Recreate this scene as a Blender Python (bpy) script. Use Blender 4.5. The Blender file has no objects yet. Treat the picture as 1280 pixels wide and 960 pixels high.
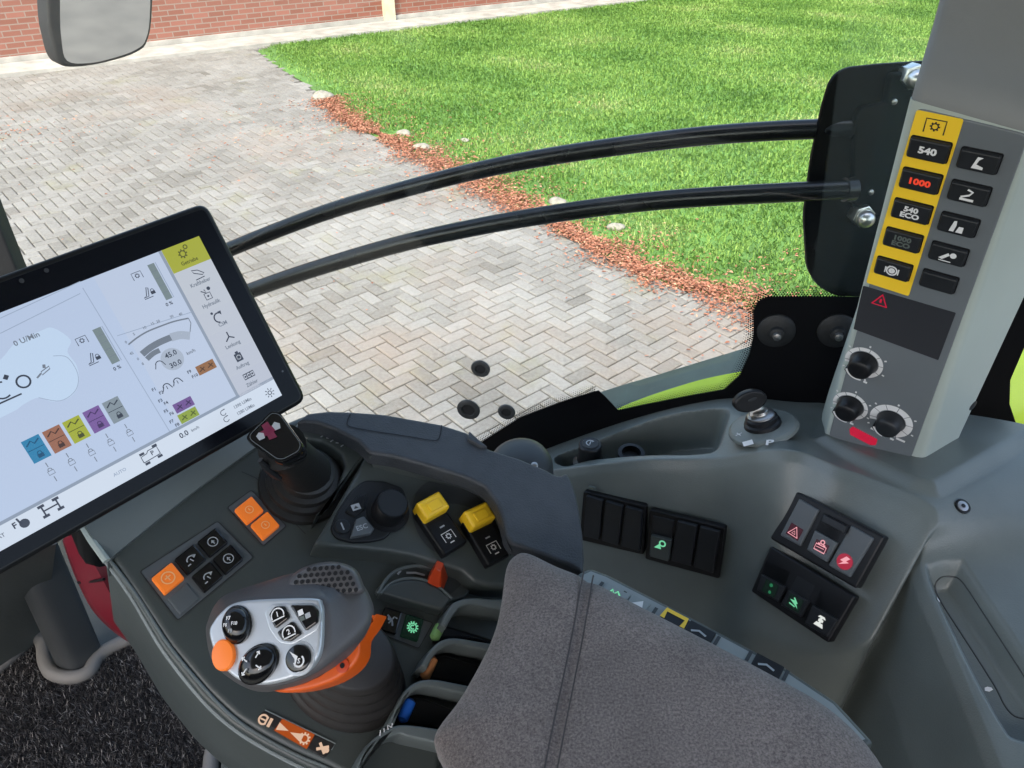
import bpy, math, random
import numpy as np
from mathutils import Vector
from mathutils.bvhtree import BVHTree
random.seed(7); RNG = np.random.default_rng(7)
scene = bpy.context.scene
COL = scene.collection

# ------------------------------------------------------------------ camera
PITCH = 35.0; FOC = 960.0
cs, sn = math.cos(math.radians(PITCH)), math.sin(math.radians(PITCH))
CAM = np.array([0.0, 0.0, 2.6])
cam = bpy.data.objects.new('camera', bpy.data.cameras.new('camera'))
COL.objects.link(cam); scene.camera = cam
cam.location = CAM; cam.rotation_euler = (math.radians(90 - PITCH), 0, 0)
cam.data.sensor_width = 36; cam.data.lens = 36 * FOC / 1280; cam.data.clip_start = .02; cam.data.clip_end = 500

def V3(*a): return np.array(a, float)
def ray(u, v):
    a = (u - 640) / FOC; b = (480 - v) / FOC
    return np.array([a, cs + sn * b, -sn + cs * b])
def at(u, v, t): return CAM + ray(u, v) * t
def onz(u, v, z):                       # z relative to the eye
    d = ray(u, v); return CAM + d * (z / d[2])
def onpl(u, v, n, P):
    d = ray(u, v); return CAM + d * (np.dot(n, P - CAM) / np.dot(n, d))
def unit(a): return a / np.linalg.norm(a)

class Fr:                               # a flat frame in space
    def __init__(s, o, ex, ez):
        s.o = np.array(o, float); s.ez = unit(np.array(ez, float))
        ex = np.array(ex, float); s.ex = unit(ex - s.ez * np.dot(ex, s.ez)); s.ey = np.cross(s.ez, s.ex)
    @staticmethod
    def px(n, P, p1, p2):
        n = unit(np.array(n, float)); a = onpl(*p1, n, P); b = onpl(*p2, n, P)
        return Fr(a, b - a, n)
    def q(s, u, v, h=0):
        p = onpl(u, v, s.ez, s.o + s.ez * h) - s.o
        return (float(np.dot(p, s.ex)), float(np.dot(p, s.ey)))
    def pp(s, pts, h=0): return [s.q(u, v, h) for u, v in pts]
    def w(s, a, b, h=0): return s.o + s.ex * a + s.ey * b + s.ez * h
    def up(s, h): f = Fr(s.o + s.ez * h, s.ex, s.ez); return f
    def W(s, P2, h=0): return [s.w(a, b, h) for a, b in P2]

# ------------------------------------------------------------------ 2D helpers
def area(p):
    return .5 * sum(p[i - 1][0] * p[i][1] - p[i][0] * p[i - 1][1] for i in range(len(p)))
def ccw(p): return list(p) if area(p) > 0 else list(p)[::-1]
def rnd(p, r, n=4):
    out = []; N = len(p)
    for i in range(N):
        a, b, c = (np.array(p[i - 1]), np.array(p[i]), np.array(p[(i + 1) % N]))
        la, lc = np.linalg.norm(a - b), np.linalg.norm(c - b)
        d = min(r, .45 * la, .45 * lc)
        p0 = b + (a - b) / max(la, 1e-9) * d; p1 = b + (c - b) / max(lc, 1e-9) * d
        for k in range(n + 1):
            t = k / n; out.append(tuple((1 - t) ** 2 * p0 + 2 * t * (1 - t) * b + t * t * p1))
    return out
def crom(p, n=6, closed=False):
    p = [np.array(q, float) for q in p]; N = len(p); out = []
    R = range(N if closed else N - 1)
    for i in R:
        g = (lambda k: p[k % N]) if closed else (lambda k: p[min(max(k, 0), N - 1)])
        a, b, c, d = g(i - 1), g(i), g(i + 1), g(i + 2)
        for k in range(n):
            t = k / n
            out.append(.5 * (2 * b + (c - a) * t + (2 * a - 5 * b + 4 * c - d) * t * t + (3 * b - a - 3 * c + d) * t ** 3))
    if not closed: out.append(p[-1])
    return [tuple(q) for q in out]
def inset(p, d):
    N = len(p); out = []
    for i in range(N):
        a, b, c = np.array(p[i - 1]), np.array(p[i]), np.array(p[(i + 1) % N])
        e1 = b - a; e2 = c - b; l1, l2 = np.linalg.norm(e1), np.linalg.norm(e2)
        if l1 < 1e-9 or l2 < 1e-9: out.append(tuple(b)); continue
        n1 = np.array([-e1[1], e1[0]]) / l1; n2 = np.array([-e2[1], e2[0]]) / l2
        m = n1 + n2; k = np.dot(m, m)
        m = m / max(k, .5) * 2 if k > 1e-6 else n1
        out.append(tuple(b + m * d))
    return out
def rect(a, b, hw, hh, rot=0):
    c, s = math.cos(rot), math.sin(rot)
    return [(a + x * c - y * s, b + x * s + y * c) for x, y in ((-hw, -hh), (hw, -hh), (hw, hh), (-hw, hh))]
def circ(a, b, r, n=24, ry=None, a0=0, rot=0):
    ry = ry or r; c, s = math.cos(rot), math.sin(rot); o = []
    for k in range(n):
        t = a0 + 2 * math.pi * k / n; x, y = r * math.cos(t), ry * math.sin(t)
        o.append((a + x * c - y * s, b + x * s + y * c))
    return o
def arc(a, b, r, d0, d1, n=14):
    return [(a + r * math.cos(math.radians(d0 + (d1 - d0) * k / n)), b + r * math.sin(math.radians(d0 + (d1 - d0) * k / n))) for k in range(n + 1)]

# ------------------------------------------------------------------ materials
def lin(r, g, b):
    f = lambda c: (c / 255 / 12.92) if c / 255 <= .04045 else ((c / 255 + .055) / 1.055) ** 2.4
    return (f(r), f(g), f(b), 1)
def mat(name, col, rough=.5, metal=0, bump=0, bscale=300, var=.12, vscale=9, spec=.5, emit=None, es=0, coat=0):
    m = bpy.data.materials.new(name); m.use_nodes = True
    nt = m.node_tree; b = nt.nodes['Principled BSDF']
    col = tuple(col[:3]) + (1,)
    b.inputs['Base Color'].default_value = col; b.inputs['Roughness'].default_value = rough
    b.inputs['Metallic'].default_value = metal; b.inputs['Specular IOR Level'].default_value = spec
    b.inputs['Coat Weight'].default_value = coat
    tc = nt.nodes.new('ShaderNodeTexCoord')
    if var:
        n = nt.nodes.new('ShaderNodeTexNoise'); n.inputs['Scale'].default_value = vscale; n.inputs['Detail'].default_value = 6
        nt.links.new(tc.outputs['Object'], n.inputs['Vector'])
        r = nt.nodes.new('ShaderNodeMapRange'); r.inputs[1].default_value = .3; r.inputs[2].default_value = .7
        r.inputs[3].default_value = 1 - var; r.inputs[4].default_value = 1 + var
        nt.links.new(n.outputs['Fac'], r.inputs[0])
        mx = nt.nodes.new('ShaderNodeVectorMath'); mx.operation = 'SCALE'; mx.inputs[0].default_value = col[:3]
        nt.links.new(r.outputs[0], mx.inputs['Scale']); nt.links.new(mx.outputs[0], b.inputs['Base Color'])
        r2 = nt.nodes.new('ShaderNodeMapRange'); r2.inputs[1].default_value = .3; r2.inputs[2].default_value = .7
        r2.inputs[3].default_value = max(0, rough - .06); r2.inputs[4].default_value = min(1, rough + .06)
        nt.links.new(n.outputs['Fac'], r2.inputs[0]); nt.links.new(r2.outputs[0], b.inputs['Roughness'])
    if bump:
        n2 = nt.nodes.new('ShaderNodeTexNoise'); n2.inputs['Scale'].default_value = bscale; n2.inputs['Detail'].default_value = 3
        nt.links.new(tc.outputs['Object'], n2.inputs['Vector'])
        bp = nt.nodes.new('ShaderNodeBump'); bp.inputs['Strength'].default_value = bump; bp.inputs['Distance'].default_value = .001
        nt.links.new(n2.outputs['Fac'], bp.inputs['Height']); nt.links.new(bp.outputs[0], b.inputs['Normal'])
    if emit:
        b.inputs['Emission Color'].default_value = tuple(emit[:3]) + (1,); b.inputs['Emission Strength'].default_value = es
    return m
def glow(name, rgb, s=1.0):
    m = bpy.data.materials.new(name); m.use_nodes = True; b = m.node_tree.nodes['Principled BSDF']
    b.inputs['Base Color'].default_value = (.01, .01, .01, 1); b.inputs['Roughness'].default_value = .25
    b.inputs['Specular IOR Level'].default_value = .3
    b.inputs['Emission Color'].default_value = lin(*rgb); b.inputs['Emission Strength'].default_value = s * SCR
    return m
EXPO = 1.75
SCR = 1 / 2 ** EXPO      # a screen pixel's emission, so that it reads at its own colour under the exposure

M = {}
M['console'] = mat('console_plastic', (.054, .064, .062), .38, bump=.10, bscale=900)
M['console_dark'] = mat('console_dark_plastic', (.030, .035, .038), .5, bump=.1, bscale=900)
M['panel'] = mat('button_plate_plastic', (.088, .100, .108), .45, bump=.1, bscale=900)
M['rim'] = mat('grained_black_rim', (.034, .039, .046), .52, bump=.5, bscale=700, var=.2, vscale=60)
M['side'] = mat('side_console_plastic', (.118, .138, .134), .35, bump=.28, bscale=750, var=.13, vscale=14)
M['strip'] = mat('grey_label_strip', (.235, .262, .26), .45)
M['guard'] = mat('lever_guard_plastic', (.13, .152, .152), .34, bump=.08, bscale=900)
M['pillar'] = mat('pillar_cover_plastic', (.38, .43, .40), .42, bump=.12, bscale=900, var=.06)
M['pillar_top'] = mat('upper_pillar_plastic', (.17, .178, .178), .55, bump=.15, bscale=900, var=.06)
M['plate'] = mat('pillar_plate_plastic', (.135, .152, .165), .45, bump=.1, bscale=1200, var=.06)
M['black'] = mat('black_plastic', (.007, .0075, .009), .38, bump=.06, bscale=900, spec=.3)
M['rubber'] = mat('black_rubber', (.010, .010, .010), .5, bump=.2, bscale=500)
M['boot'] = mat('brown_black_rubber', (.021, .019, .018), .5, bump=.2, bscale=300)
M['gloss'] = mat('gloss_black', (.006, .006, .007), .12, var=0)
M['key'] = mat('key_black', (.014, .016, .019), .42, spec=.35)
M['bezel'] = mat('monitor_bezel_glass', (.004, .005, .008), .22, var=0, spec=.14)
M['grey'] = mat('lever_grey_plastic', (.078, .075, .078), .45, bump=.15, bscale=800)
M['silver'] = mat('silver_face', (.50, .53, .56), .38, metal=.55, var=.05)
M['chrome'] = mat('chrome', (.70, .68, .65), .30, metal=1, var=.05)
M['steel'] = mat('dull_steel', (.35, .34, .33), .35, metal=1)
M['orange'] = mat('orange_plastic', (.66, .095, .006), .38, var=.06)
M['redorange'] = mat('red_orange_plastic', (.55, .055, .012), .35)
M['oled'] = mat('orange_backlit_key', (.72, .17, .018), .4, var=.05, emit=lin(240, 120, 40), es=.10)
M['yellow'] = mat('yellow_plastic', (.88, .54, .02), .4, var=.06)
M['yprint'] = mat('yellow_print', (.92, .60, .03), .45, var=.04)
M['white'] = mat('white_print', (.72, .72, .72), .5, var=0)
M['cream_print'] = mat('cream_print', (.85, .48, .22), .5, var=0)
M['grey_print'] = mat('grey_print', (.36, .38, .40), .5, var=0)
M['dim_print'] = mat('dim_print', (.10, .12, .11), .5, var=0)
M['dark_print'] = mat('dark_print', (.02, .02, .022), .5, var=0)
M['display'] = mat('dark_display', (.032, .034, .040), .25, var=0)
M['fabric'] = None
M['blue'] = mat('blue_plastic', (.02, .14, .62), .35, var=.05)
M['tan'] = mat('tan_orange_plastic', (.62, .26, .10), .4, var=.05)
M['green'] = mat('green_plastic', (.22, .42, .14), .4, var=.05)
M['red'] = mat('dark_red_plastic', (.18, .006, .018), .42, var=.15)
M['lime'] = mat('lime_paint', (.62, .78, .02), .25, var=.04, coat=.3)
M['fender_grey'] = mat('fender_grey_rubber', (.085, .11, .085), .6, bump=.4, bscale=60, var=.25, vscale=14)
M['frit'] = mat('black_glass_print', (.004, .004, .005), .4, var=0, spec=.15)
M['bar'] = mat('black_painted_steel', (.007, .007, .008), .24, bump=.08, bscale=120, var=.2, spec=.4)
M['bracket'] = mat('black_bracket_steel', (.002, .002, .0022), .42, bump=.02, bscale=60, var=.2, spec=.09)
M['mat_grey'] = mat('floor_grey_rubber', (.07, .08, .076), .6, bump=.3, bscale=200)
M['piping'] = mat('mat_piping', (.16, .16, .155), .6, bump=.4, bscale=400)
M['post'] = mat('post_plastic', (.05, .056, .06), .5, bump=.1, bscale=900)
M['stone'] = mat('pale_stone', (.26, .24, .20), .8, bump=.6, bscale=40, var=.25, vscale=20)
M['concrete'] = mat('concrete', (.36, .34, .31), .85, bump=.4, bscale=60, var=.25, vscale=4)
M['pale_paint'] = mat('pale_yellow_paint', (.55, .50, .36), .6)
M['cab_grey'] = mat('grommet_grey_rubber', (.055, .056, .056), .5, bump=.1, bscale=300)
M['cab_black'] = mat('cab_black_trim', (.010, .011, .012), .6, bump=.3, bscale=300)
M['roof'] = mat('cab_headliner', (.55, .55, .54), .8)
M['g_white'] = glow('white_lamp_symbol', (235, 240, 235), .9)
M['g_pink'] = glow('pink_lamp_symbol', (250, 170, 180), .95)
M['g_red'] = glow('red_lamp_patch', (170, 15, 50), .9)
M['g_green'] = glow('green_lamp_symbol', (130, 235, 180), .75)
M['g_greenpatch'] = glow('green_lamp_patch', (16, 66, 45), .15)
M['g_dgreen'] = glow('dim_green_symbol', (40, 120, 80), .8)
M['g_redsym'] = glow('red_lamp_symbol', (205, 24, 62), .8)
M['g_1000'] = glow('orange_red_symbol', (235, 70, 45), .95)
M['g_maroon'] = glow('maroon_symbol', (110, 40, 70), .7)
M['g_dpink'] = glow('dim_red_patch', (75, 25, 40), .6)
M['g_orangepatch'] = glow('orange_lamp_label', (235, 105, 30), .45)
M['g_cream'] = glow('cream_lamp_symbol', (255, 215, 185), .7)
# the fabric of the arm pad
def fabric():
    m = mat('arm_pad_fabric', (.115, .105, .112), .95, bump=.0, var=0, spec=.15)
    nt = m.node_tree; b = nt.nodes['Principled BSDF']; tc = [n for n in nt.nodes if n.type == 'TEX_COORD'][0]
    n = nt.nodes.new('ShaderNodeTexNoise'); n.inputs['Scale'].default_value = 650; n.inputs['Detail'].default_value = 4; n.inputs['Roughness'].default_value = .8
    n2 = nt.nodes.new('ShaderNodeTexNoise'); n2.inputs['Scale'].default_value = 24; n2.inputs['Detail'].default_value = 5
    for k in (n, n2): nt.links.new(tc.outputs['Object'], k.inputs['Vector'])
    r = nt.nodes.new('ShaderNodeValToRGB'); e = r.color_ramp.elements
    e[0].position = .33; e[0].color = (.056, .048, .047, 1); e[1].position = .68; e[1].color = (.222, .192, .183, 1)
    nt.links.new(n.outputs['Fac'], r.inputs[0])
    mr = nt.nodes.new('ShaderNodeMapRange'); mr.inputs[1].default_value = .3; mr.inputs[2].default_value = .7; mr.inputs[3].default_value = .82; mr.inputs[4].default_value = 1.15
    nt.links.new(n2.outputs['Fac'], mr.inputs[0])
    sc = nt.nodes.new('ShaderNodeVectorMath'); sc.operation = 'SCALE'
    nt.links.new(r.outputs[0], sc.inputs[0]); nt.links.new(mr.outputs[0], sc.inputs['Scale']); nt.links.new(sc.outputs[0], b.inputs['Base Color'])
    bp = nt.nodes.new('ShaderNodeBump'); bp.inputs['Strength'].default_value = .55; bp.inputs['Distance'].default_value = .001
    nt.links.new(n.outputs['Fac'], bp.inputs['Height']); nt.links.new(bp.outputs[0], b.inputs['Normal'])
    b.inputs['Sheen Weight'].default_value = .25; b.inputs['Sheen Roughness'].default_value = .5
    return m
M['fabric'] = fabric()
M['seam'] = mat('seam_thread', (.05, .046, .048), .9, bump=.4, bscale=900)
def attr_mat(name, stops, rough=.8, trans=0, bump=0, bscale=60, spec=.3, noise=0, nscale=30):
    m = bpy.data.materials.new(name); m.use_nodes = True; nt = m.node_tree; b = nt.nodes['Principled BSDF']
    b.inputs['Roughness'].default_value = rough; b.inputs['Specular IOR Level'].default_value = spec
    a = nt.nodes.new('ShaderNodeAttribute'); a.attribute_name = 'tone'
    r = nt.nodes.new('ShaderNodeValToRGB'); el = r.color_ramp.elements
    while len(el) < len(stops): el.new(.5)
    for e, (p, c) in zip(el, stops): e.position = p; e.color = tuple(c) + (1,)
    src = a.outputs['Fac']
    if noise:
        tc = nt.nodes.new('ShaderNodeTexCoord'); n = nt.nodes.new('ShaderNodeTexNoise'); n.inputs['Scale'].default_value = nscale; n.inputs['Detail'].default_value = 6
        n.inputs['Roughness'].default_value = .7
        nt.links.new(tc.outputs['Object'], n.inputs['Vector'])
        n3 = nt.nodes.new('ShaderNodeTexNoise'); n3.inputs['Scale'].default_value = .9; n3.inputs['Detail'].default_value = 4
        nt.links.new(tc.outputs['Object'], n3.inputs['Vector'])
        ad = nt.nodes.new('ShaderNodeMath'); ad.operation = 'MULTIPLY_ADD'; ad.inputs[1].default_value = noise; nt.links.new(n.outputs['Fac'], ad.inputs[0]); nt.links.new(src, ad.inputs[2])
        ad2 = nt.nodes.new('ShaderNodeMath'); ad2.operation = 'MULTIPLY_ADD'; ad2.inputs[1].default_value = noise; nt.links.new(n3.outputs['Fac'], ad2.inputs[0]); nt.links.new(ad.outputs[0], ad2.inputs[2])
        sb = nt.nodes.new('ShaderNodeMath'); sb.operation = 'SUBTRACT'; sb.inputs[1].default_value = noise; nt.links.new(ad2.outputs[0], sb.inputs[0]); src = sb.outputs[0]
    nt.links.new(src, r.inputs[0]); nt.links.new(r.outputs[0], b.inputs['Base Color'])
    return m

# ------------------------------------------------------------------ mesh builder
ORG = {}
class MB:
    def __init__(s): s.v = []; s.f = []; s.m = []; s.mats = []
    def mi(s, m):
        m = M[m] if isinstance(m, str) else m
        if m not in s.mats: s.mats.append(m)
        return s.mats.index(m)
    def add(s, vs, fs, m):
        k = len(s.v); i = s.mi(m)
        s.v += [tuple(map(float, p)) for p in vs]
        for f in fs: s.f.append(tuple(k + j for j in f)); s.m.append(i)
        return s
    def flat(s, fr, poly, h, m):
        p = ccw(poly); return s.add(fr.W(p, h), [tuple(range(len(p)))], m)
    def prism(s, fr, poly, h0, h1, m, bev=0, seg=3, top=None, r=0, side=None):
        b0 = ccw(poly)
        def IN(d): return rnd(inset(b0, d), max(r - d, 1e-5)) if r else inset(b0, d)
        p = IN(0) if r else b0
        N = len(p); rings = [(p, h0)]
        if bev:
            for k in range(seg + 1):
                t = k / seg * math.pi / 2
                rings.append((IN(bev * (1 - math.cos(t))), h1 - bev + bev * math.sin(t)))
            rings.append((IN(bev * 1.0 + min(bev * .4, .0006)), h1))
        else: rings.append((p, h1))
        vs = []
        for q, h in rings: vs += fr.W(q, h)
        fs = []
        for k in range(len(rings) - 1):
            for i in range(N):
                j = (i + 1) % N; fs.append((k * N + i, k * N + j, (k + 1) * N + j, (k + 1) * N + i))
        s.add(vs, fs, side or m)
        s.add(fr.W(rings[-1][0], rings[-1][1]), [tuple(range(N))], top or m)
        s.add(fr.W(p, h0), [tuple(range(N))[::-1]], side or m)
        return s
    def ribbon(s, fr, pts, w, h, m, closed=False):
        P = [np.array(q, float) for q in pts]; N = len(P); L = []
        for i in range(N):
            a = P[i - 1] if (closed or i) else P[i]; c = P[(i + 1) % N] if (closed or i < N - 1) else P[i]
            d = c - a; l = np.linalg.norm(d); d = d / l if l > 1e-9 else np.array([1., 0.]); n = np.array([-d[1], d[0]]) * w / 2
            L.append((P[i] + n, P[i] - n))
        vs = []
        for a, b in L: vs += [fr.w(*a, h), fr.w(*b, h)]
        fs = [(2 * i, 2 * i + 1, 2 * ((i + 1) % N) + 1, 2 * ((i + 1) % N)) for i in range(N if closed else N - 1)]
        return s.add(vs, fs, m)
    def lathe(s, fr, a, b, prof, m, n=28, ry=1.0, rot=0, cap=True):
        vs = []; fs = []
        for r, h in prof:
            for (x, y) in circ(a, b, max(r, 1e-5), n, max(r, 1e-5) * ry, 0, rot): vs.append(fr.w(x, y, h))
        for k in range(len(prof) - 1):
            for i in range(n):
                j = (i + 1) % n; fs.append((k * n + i, k * n + j, (k + 1) * n + j, (k + 1) * n + i))
        if cap: fs.append(tuple((len(prof) - 1) * n + i for i in range(n)))
        return s.add(vs, fs, m)
    def tube(s, pts, r, m, n=12, cap=True):
        P = [np.array(p, float) for p in pts]; N = len(P); vs = []; fs = []
        ref = np.array([0, 0, 1.0])
        for i in range(N):
            d = unit(P[min(i + 1, N - 1)] - P[max(i - 1, 0)])
            rf = ref if abs(np.dot(ref, d)) < .95 else np.array([1., 0, 0])
            x = unit(np.cross(rf, d)); y = np.cross(d, x); rr = r[i] if hasattr(r, '__len__') else r
            for k in range(n):
                t = 2 * math.pi * k / n; vs.append(P[i] + (x * math.cos(t) + y * math.sin(t)) * rr)
        for i in range(N - 1):
            for k in range(n):
                j = (k + 1) % n; fs.append((i * n + k, i * n + j, (i + 1) * n + j, (i + 1) * n + k))
        if cap: fs += [tuple(range(n))[::-1], tuple((N - 1) * n + k for k in range(n))]
        return s.add(vs, fs, m)
    def grid(s, P, m, close=False):
        R, C = P.shape[:2]; fs = []
        for i in range(R - 1):
            for j in range(C if close else C - 1):
                k = (j + 1) % C; fs.append((i * C + j, i * C + k, (i + 1) * C + k, (i + 1) * C + j))
        return s.add(P.reshape(-1, 3), fs, m)
    def loft(s, rings, m, caps=True):
        P = np.array(rings); s.grid(P, m, True); n = P.shape[1]
        if caps:
            s.add(P[0], [tuple(range(n))[::-1]], m); s.add(P[-1], [tuple(range(n))], m)
        return s
    def text(s, fr, a, b, h, txt, size, m, rot=0, sx=1.0, bold=0, align='CENTER'):
        c = bpy.data.curves.new('t', 'FONT'); c.body = txt; c.size = size; c.align_x = align; c.align_y = 'CENTER'
        c.resolution_u = 2; c.offset = bold * size
        o = bpy.data.objects.new('t', c); me = o.to_mesh()
        co, si = math.cos(rot), math.sin(rot)
        vs = [fr.w(a + v.co.x * sx * co - v.co.y * si, b + v.co.x * sx * si + v.co.y * co, h) for v in me.vertices]
        s.add(vs, [tuple(p.vertices) for p in me.polygons], m)
        o.to_mesh_clear(); bpy.data.objects.remove(o); bpy.data.curves.remove(c)
        return s
    def build(s, name, parent=None, sharp=38, fix=True, label=None, cat=None, group=None, kind=None, tone=None):
        me = bpy.data.meshes.new(name)
        v = np.array(s.v, float); c = (v.min(0) + v.max(0)) / 2
        if cat or kind: c[2] = v[:, 2].min()
        me.from_pydata([tuple(p) for p in (v - c)], [], s.f)
        for m in s.mats: me.materials.append(m)
        me.polygons.foreach_set('material_index', s.m)
        if fix and len(s.f) < 60000:
            import bmesh
            bm = bmesh.new(); bm.from_mesh(me); bmesh.ops.remove_doubles(bm, verts=bm.verts, dist=1e-6)
            bmesh.ops.recalc_face_normals(bm, faces=bm.faces); bm.to_mesh(me); bm.free()
        me.polygons.foreach_set('use_smooth', [True] * len(me.polygons))
        me.set_sharp_from_angle(angle=math.radians(sharp)); me.update()
        o = bpy.data.objects.new(name, me); COL.objects.link(o)
        p = ORG[parent.name] if parent else np.zeros(3)
        o.location = c - p; ORG[o.name] = c
        if parent: o.parent = parent
        tag(o, label, cat, group, kind); return o
def tag(o, label=None, cat=None, group=None, kind=None):
    for k, x in (('label', label), ('category', cat), ('group', group), ('kind', kind)):
        if x: o[k] = x
def thing(name, label, cat, loc, group=None):
    o = bpy.data.objects.new(name, None); COL.objects.link(o); o.empty_display_size = .05
    o.location = loc; ORG[o.name] = np.array(loc, float); tag(o, label, cat, group); return o
def bulk(name, verts, faces, m, tone=None, tone_dom='POINT', label=None, cat=None, kind=None, group=None, parent=None):
    # large meshes straight from arrays: verts (n,3), faces (k,q)
    me = bpy.data.meshes.new(name); verts = np.asarray(verts, float)
    c = (verts.min(0) + verts.max(0)) / 2; c[2] = verts[:, 2].min()
    n, (k, q) = len(verts), faces.shape
    me.vertices.add(n); me.vertices.foreach_set('co', (verts - c).astype('f').ravel())
    me.loops.add(k * q); me.loops.foreach_set('vertex_index', faces.astype('i').ravel())
    me.polygons.add(k); me.polygons.foreach_set('loop_start', np.arange(0, k * q, q, dtype='i')); me.update(calc_edges=True)
    me.materials.append(m)
    if q == 4: me.polygons.foreach_set('use_smooth', np.zeros(k, bool))
    if tone is not None:
        a = me.attributes.new('tone', 'FLOAT', tone_dom); a.data.foreach_set('value', np.asarray(tone, 'f'))
    o = bpy.data.objects.new(name, me); COL.objects.link(o)
    p = ORG[parent.name] if parent else np.zeros(3); o.location = c - p; ORG[o.name] = c
    if parent: o.parent = parent
    tag(o, label, cat, group, kind); return o

class Pen:                               # draws small symbols on a surface
    def __init__(s, mb, fr, a, b, h, sc, m, rot=0): s.mb, s.fr, s.a, s.b, s.h, s.sc, s.m, s.rot = mb, fr, a, b, h, sc, m, rot
    def T(s, pts):
        c, n = math.cos(s.rot), math.sin(s.rot)
        return [(s.a + s.sc * (x * c - y * n), s.b + s.sc * (x * n + y * c)) for x, y in pts]
    def line(s, pts, w=.16, closed=False, m=None): s.mb.ribbon(s.fr, s.T(pts), w * s.sc, s.h, m or s.m, closed); return s
    def circle(s, x, y, r, w=.16, n=18, m=None): return s.line(circ(x, y, r, n), w, True, m)
    def arc(s, x, y, r, d0, d1, w=.16): return s.line(arc(x, y, r, d0, d1), w)
    def poly(s, pts, m=None): s.mb.flat(s.fr, s.T(pts), s.h, m or s.m); return s
    def disc(s, x, y, r, m=None): return s.poly(circ(x, y, r, 14), m)
    def gear(s, x, y, r, w=.14, n=8):
        s.circle(x, y, r * .72, w)
        for k in range(n):
            t = 2 * math.pi * k / n; s.line([(x + r * .75 * math.cos(t), y + r * .75 * math.sin(t)), (x + r * 1.15 * math.cos(t), y + r * 1.15 * math.sin(t))], w * 1.3)
        return s
    def bracket(s):
        s.line([(-1, -.75), (-1, .75), (1, .75), (1, -.75)], .14); return s.gear(0, 0, .45, .13)
    def lock(s, x=0, y=0, k=1, fill=True):
        b = [(x - .45 * k, y - .5 * k), (x + .45 * k, y - .5 * k), (x + .45 * k, y + .12 * k), (x - .45 * k, y + .12 * k)]
        s.poly(b) if fill else s.line(b, .12 * k, True)
        return s.line([(x - .28 * k, y + .1 * k)] + [(x + .28 * k * math.cos(t), y + .3 * k + .25 * k * math.sin(t)) for t in np.linspace(math.pi, 0, 7)] + [(x + .28 * k, y + .1 * k)], .13 * k)
    def text(s, t, size=1.0, x=0, y=0, sx=1.0, bold=.02):
        (a, b), = s.T([(x, y)]); s.mb.text(s.fr, a, b, s.h, t, size * s.sc, s.m, s.rot, sx, bold); return s

# =================================================================== frames of the cab
# monitor: from its two vanishing points
Rc = V3(1.184, .807, 1); Rw = unit(V3(Rc[0], cs * Rc[2] + sn * Rc[1], -sn * Rc[2] + cs * Rc[1]))
Dc = V3(1.443, -3.357, 1); Dw = V3(Dc[0], cs * Dc[2] + sn * Dc[1], -sn * Dc[2] + cs * Dc[1]); Dw = unit(Dw - Rw * np.dot(Rw, Dw))
MF = Fr(at(385, 500, .63), Rw, np.cross(Rw, -Dw))
MF.o = onpl(258, 252, MF.ez, MF.o)
C = Fr.px((.40, -.35, 1), onz(300, 720, -.46), (175, 715), (272, 652))
W = Fr.px((-.58, -1, .28), at(820, 665, .86), (733, 613), (908, 657))
H = Fr.px((-1.5, -1, 1.2), at(1020, 700, .745), (997, 616), (1107, 670))
PF = Fr.px((-.82, -1, -.24), at(1090, 350, .672), (1145, 137), (1205, 148))
def plane3(a, b, c, p1, p2):
    n = np.cross(b - a, c - a); n = n if np.dot(n, CAM - a) > 0 else -n
    return Fr.px(n, a, p1, p2)
TR = plane3(at(400, 530, .650), at(620, 570, .660), at(720, 705, .60), (400, 530), (620, 570))
Wn = unit(V3(.2, .98, 0)); WP = CAM + Wn * .793
WF = Fr.px(-Wn, WP, (600, 500), (800, 480))

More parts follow.
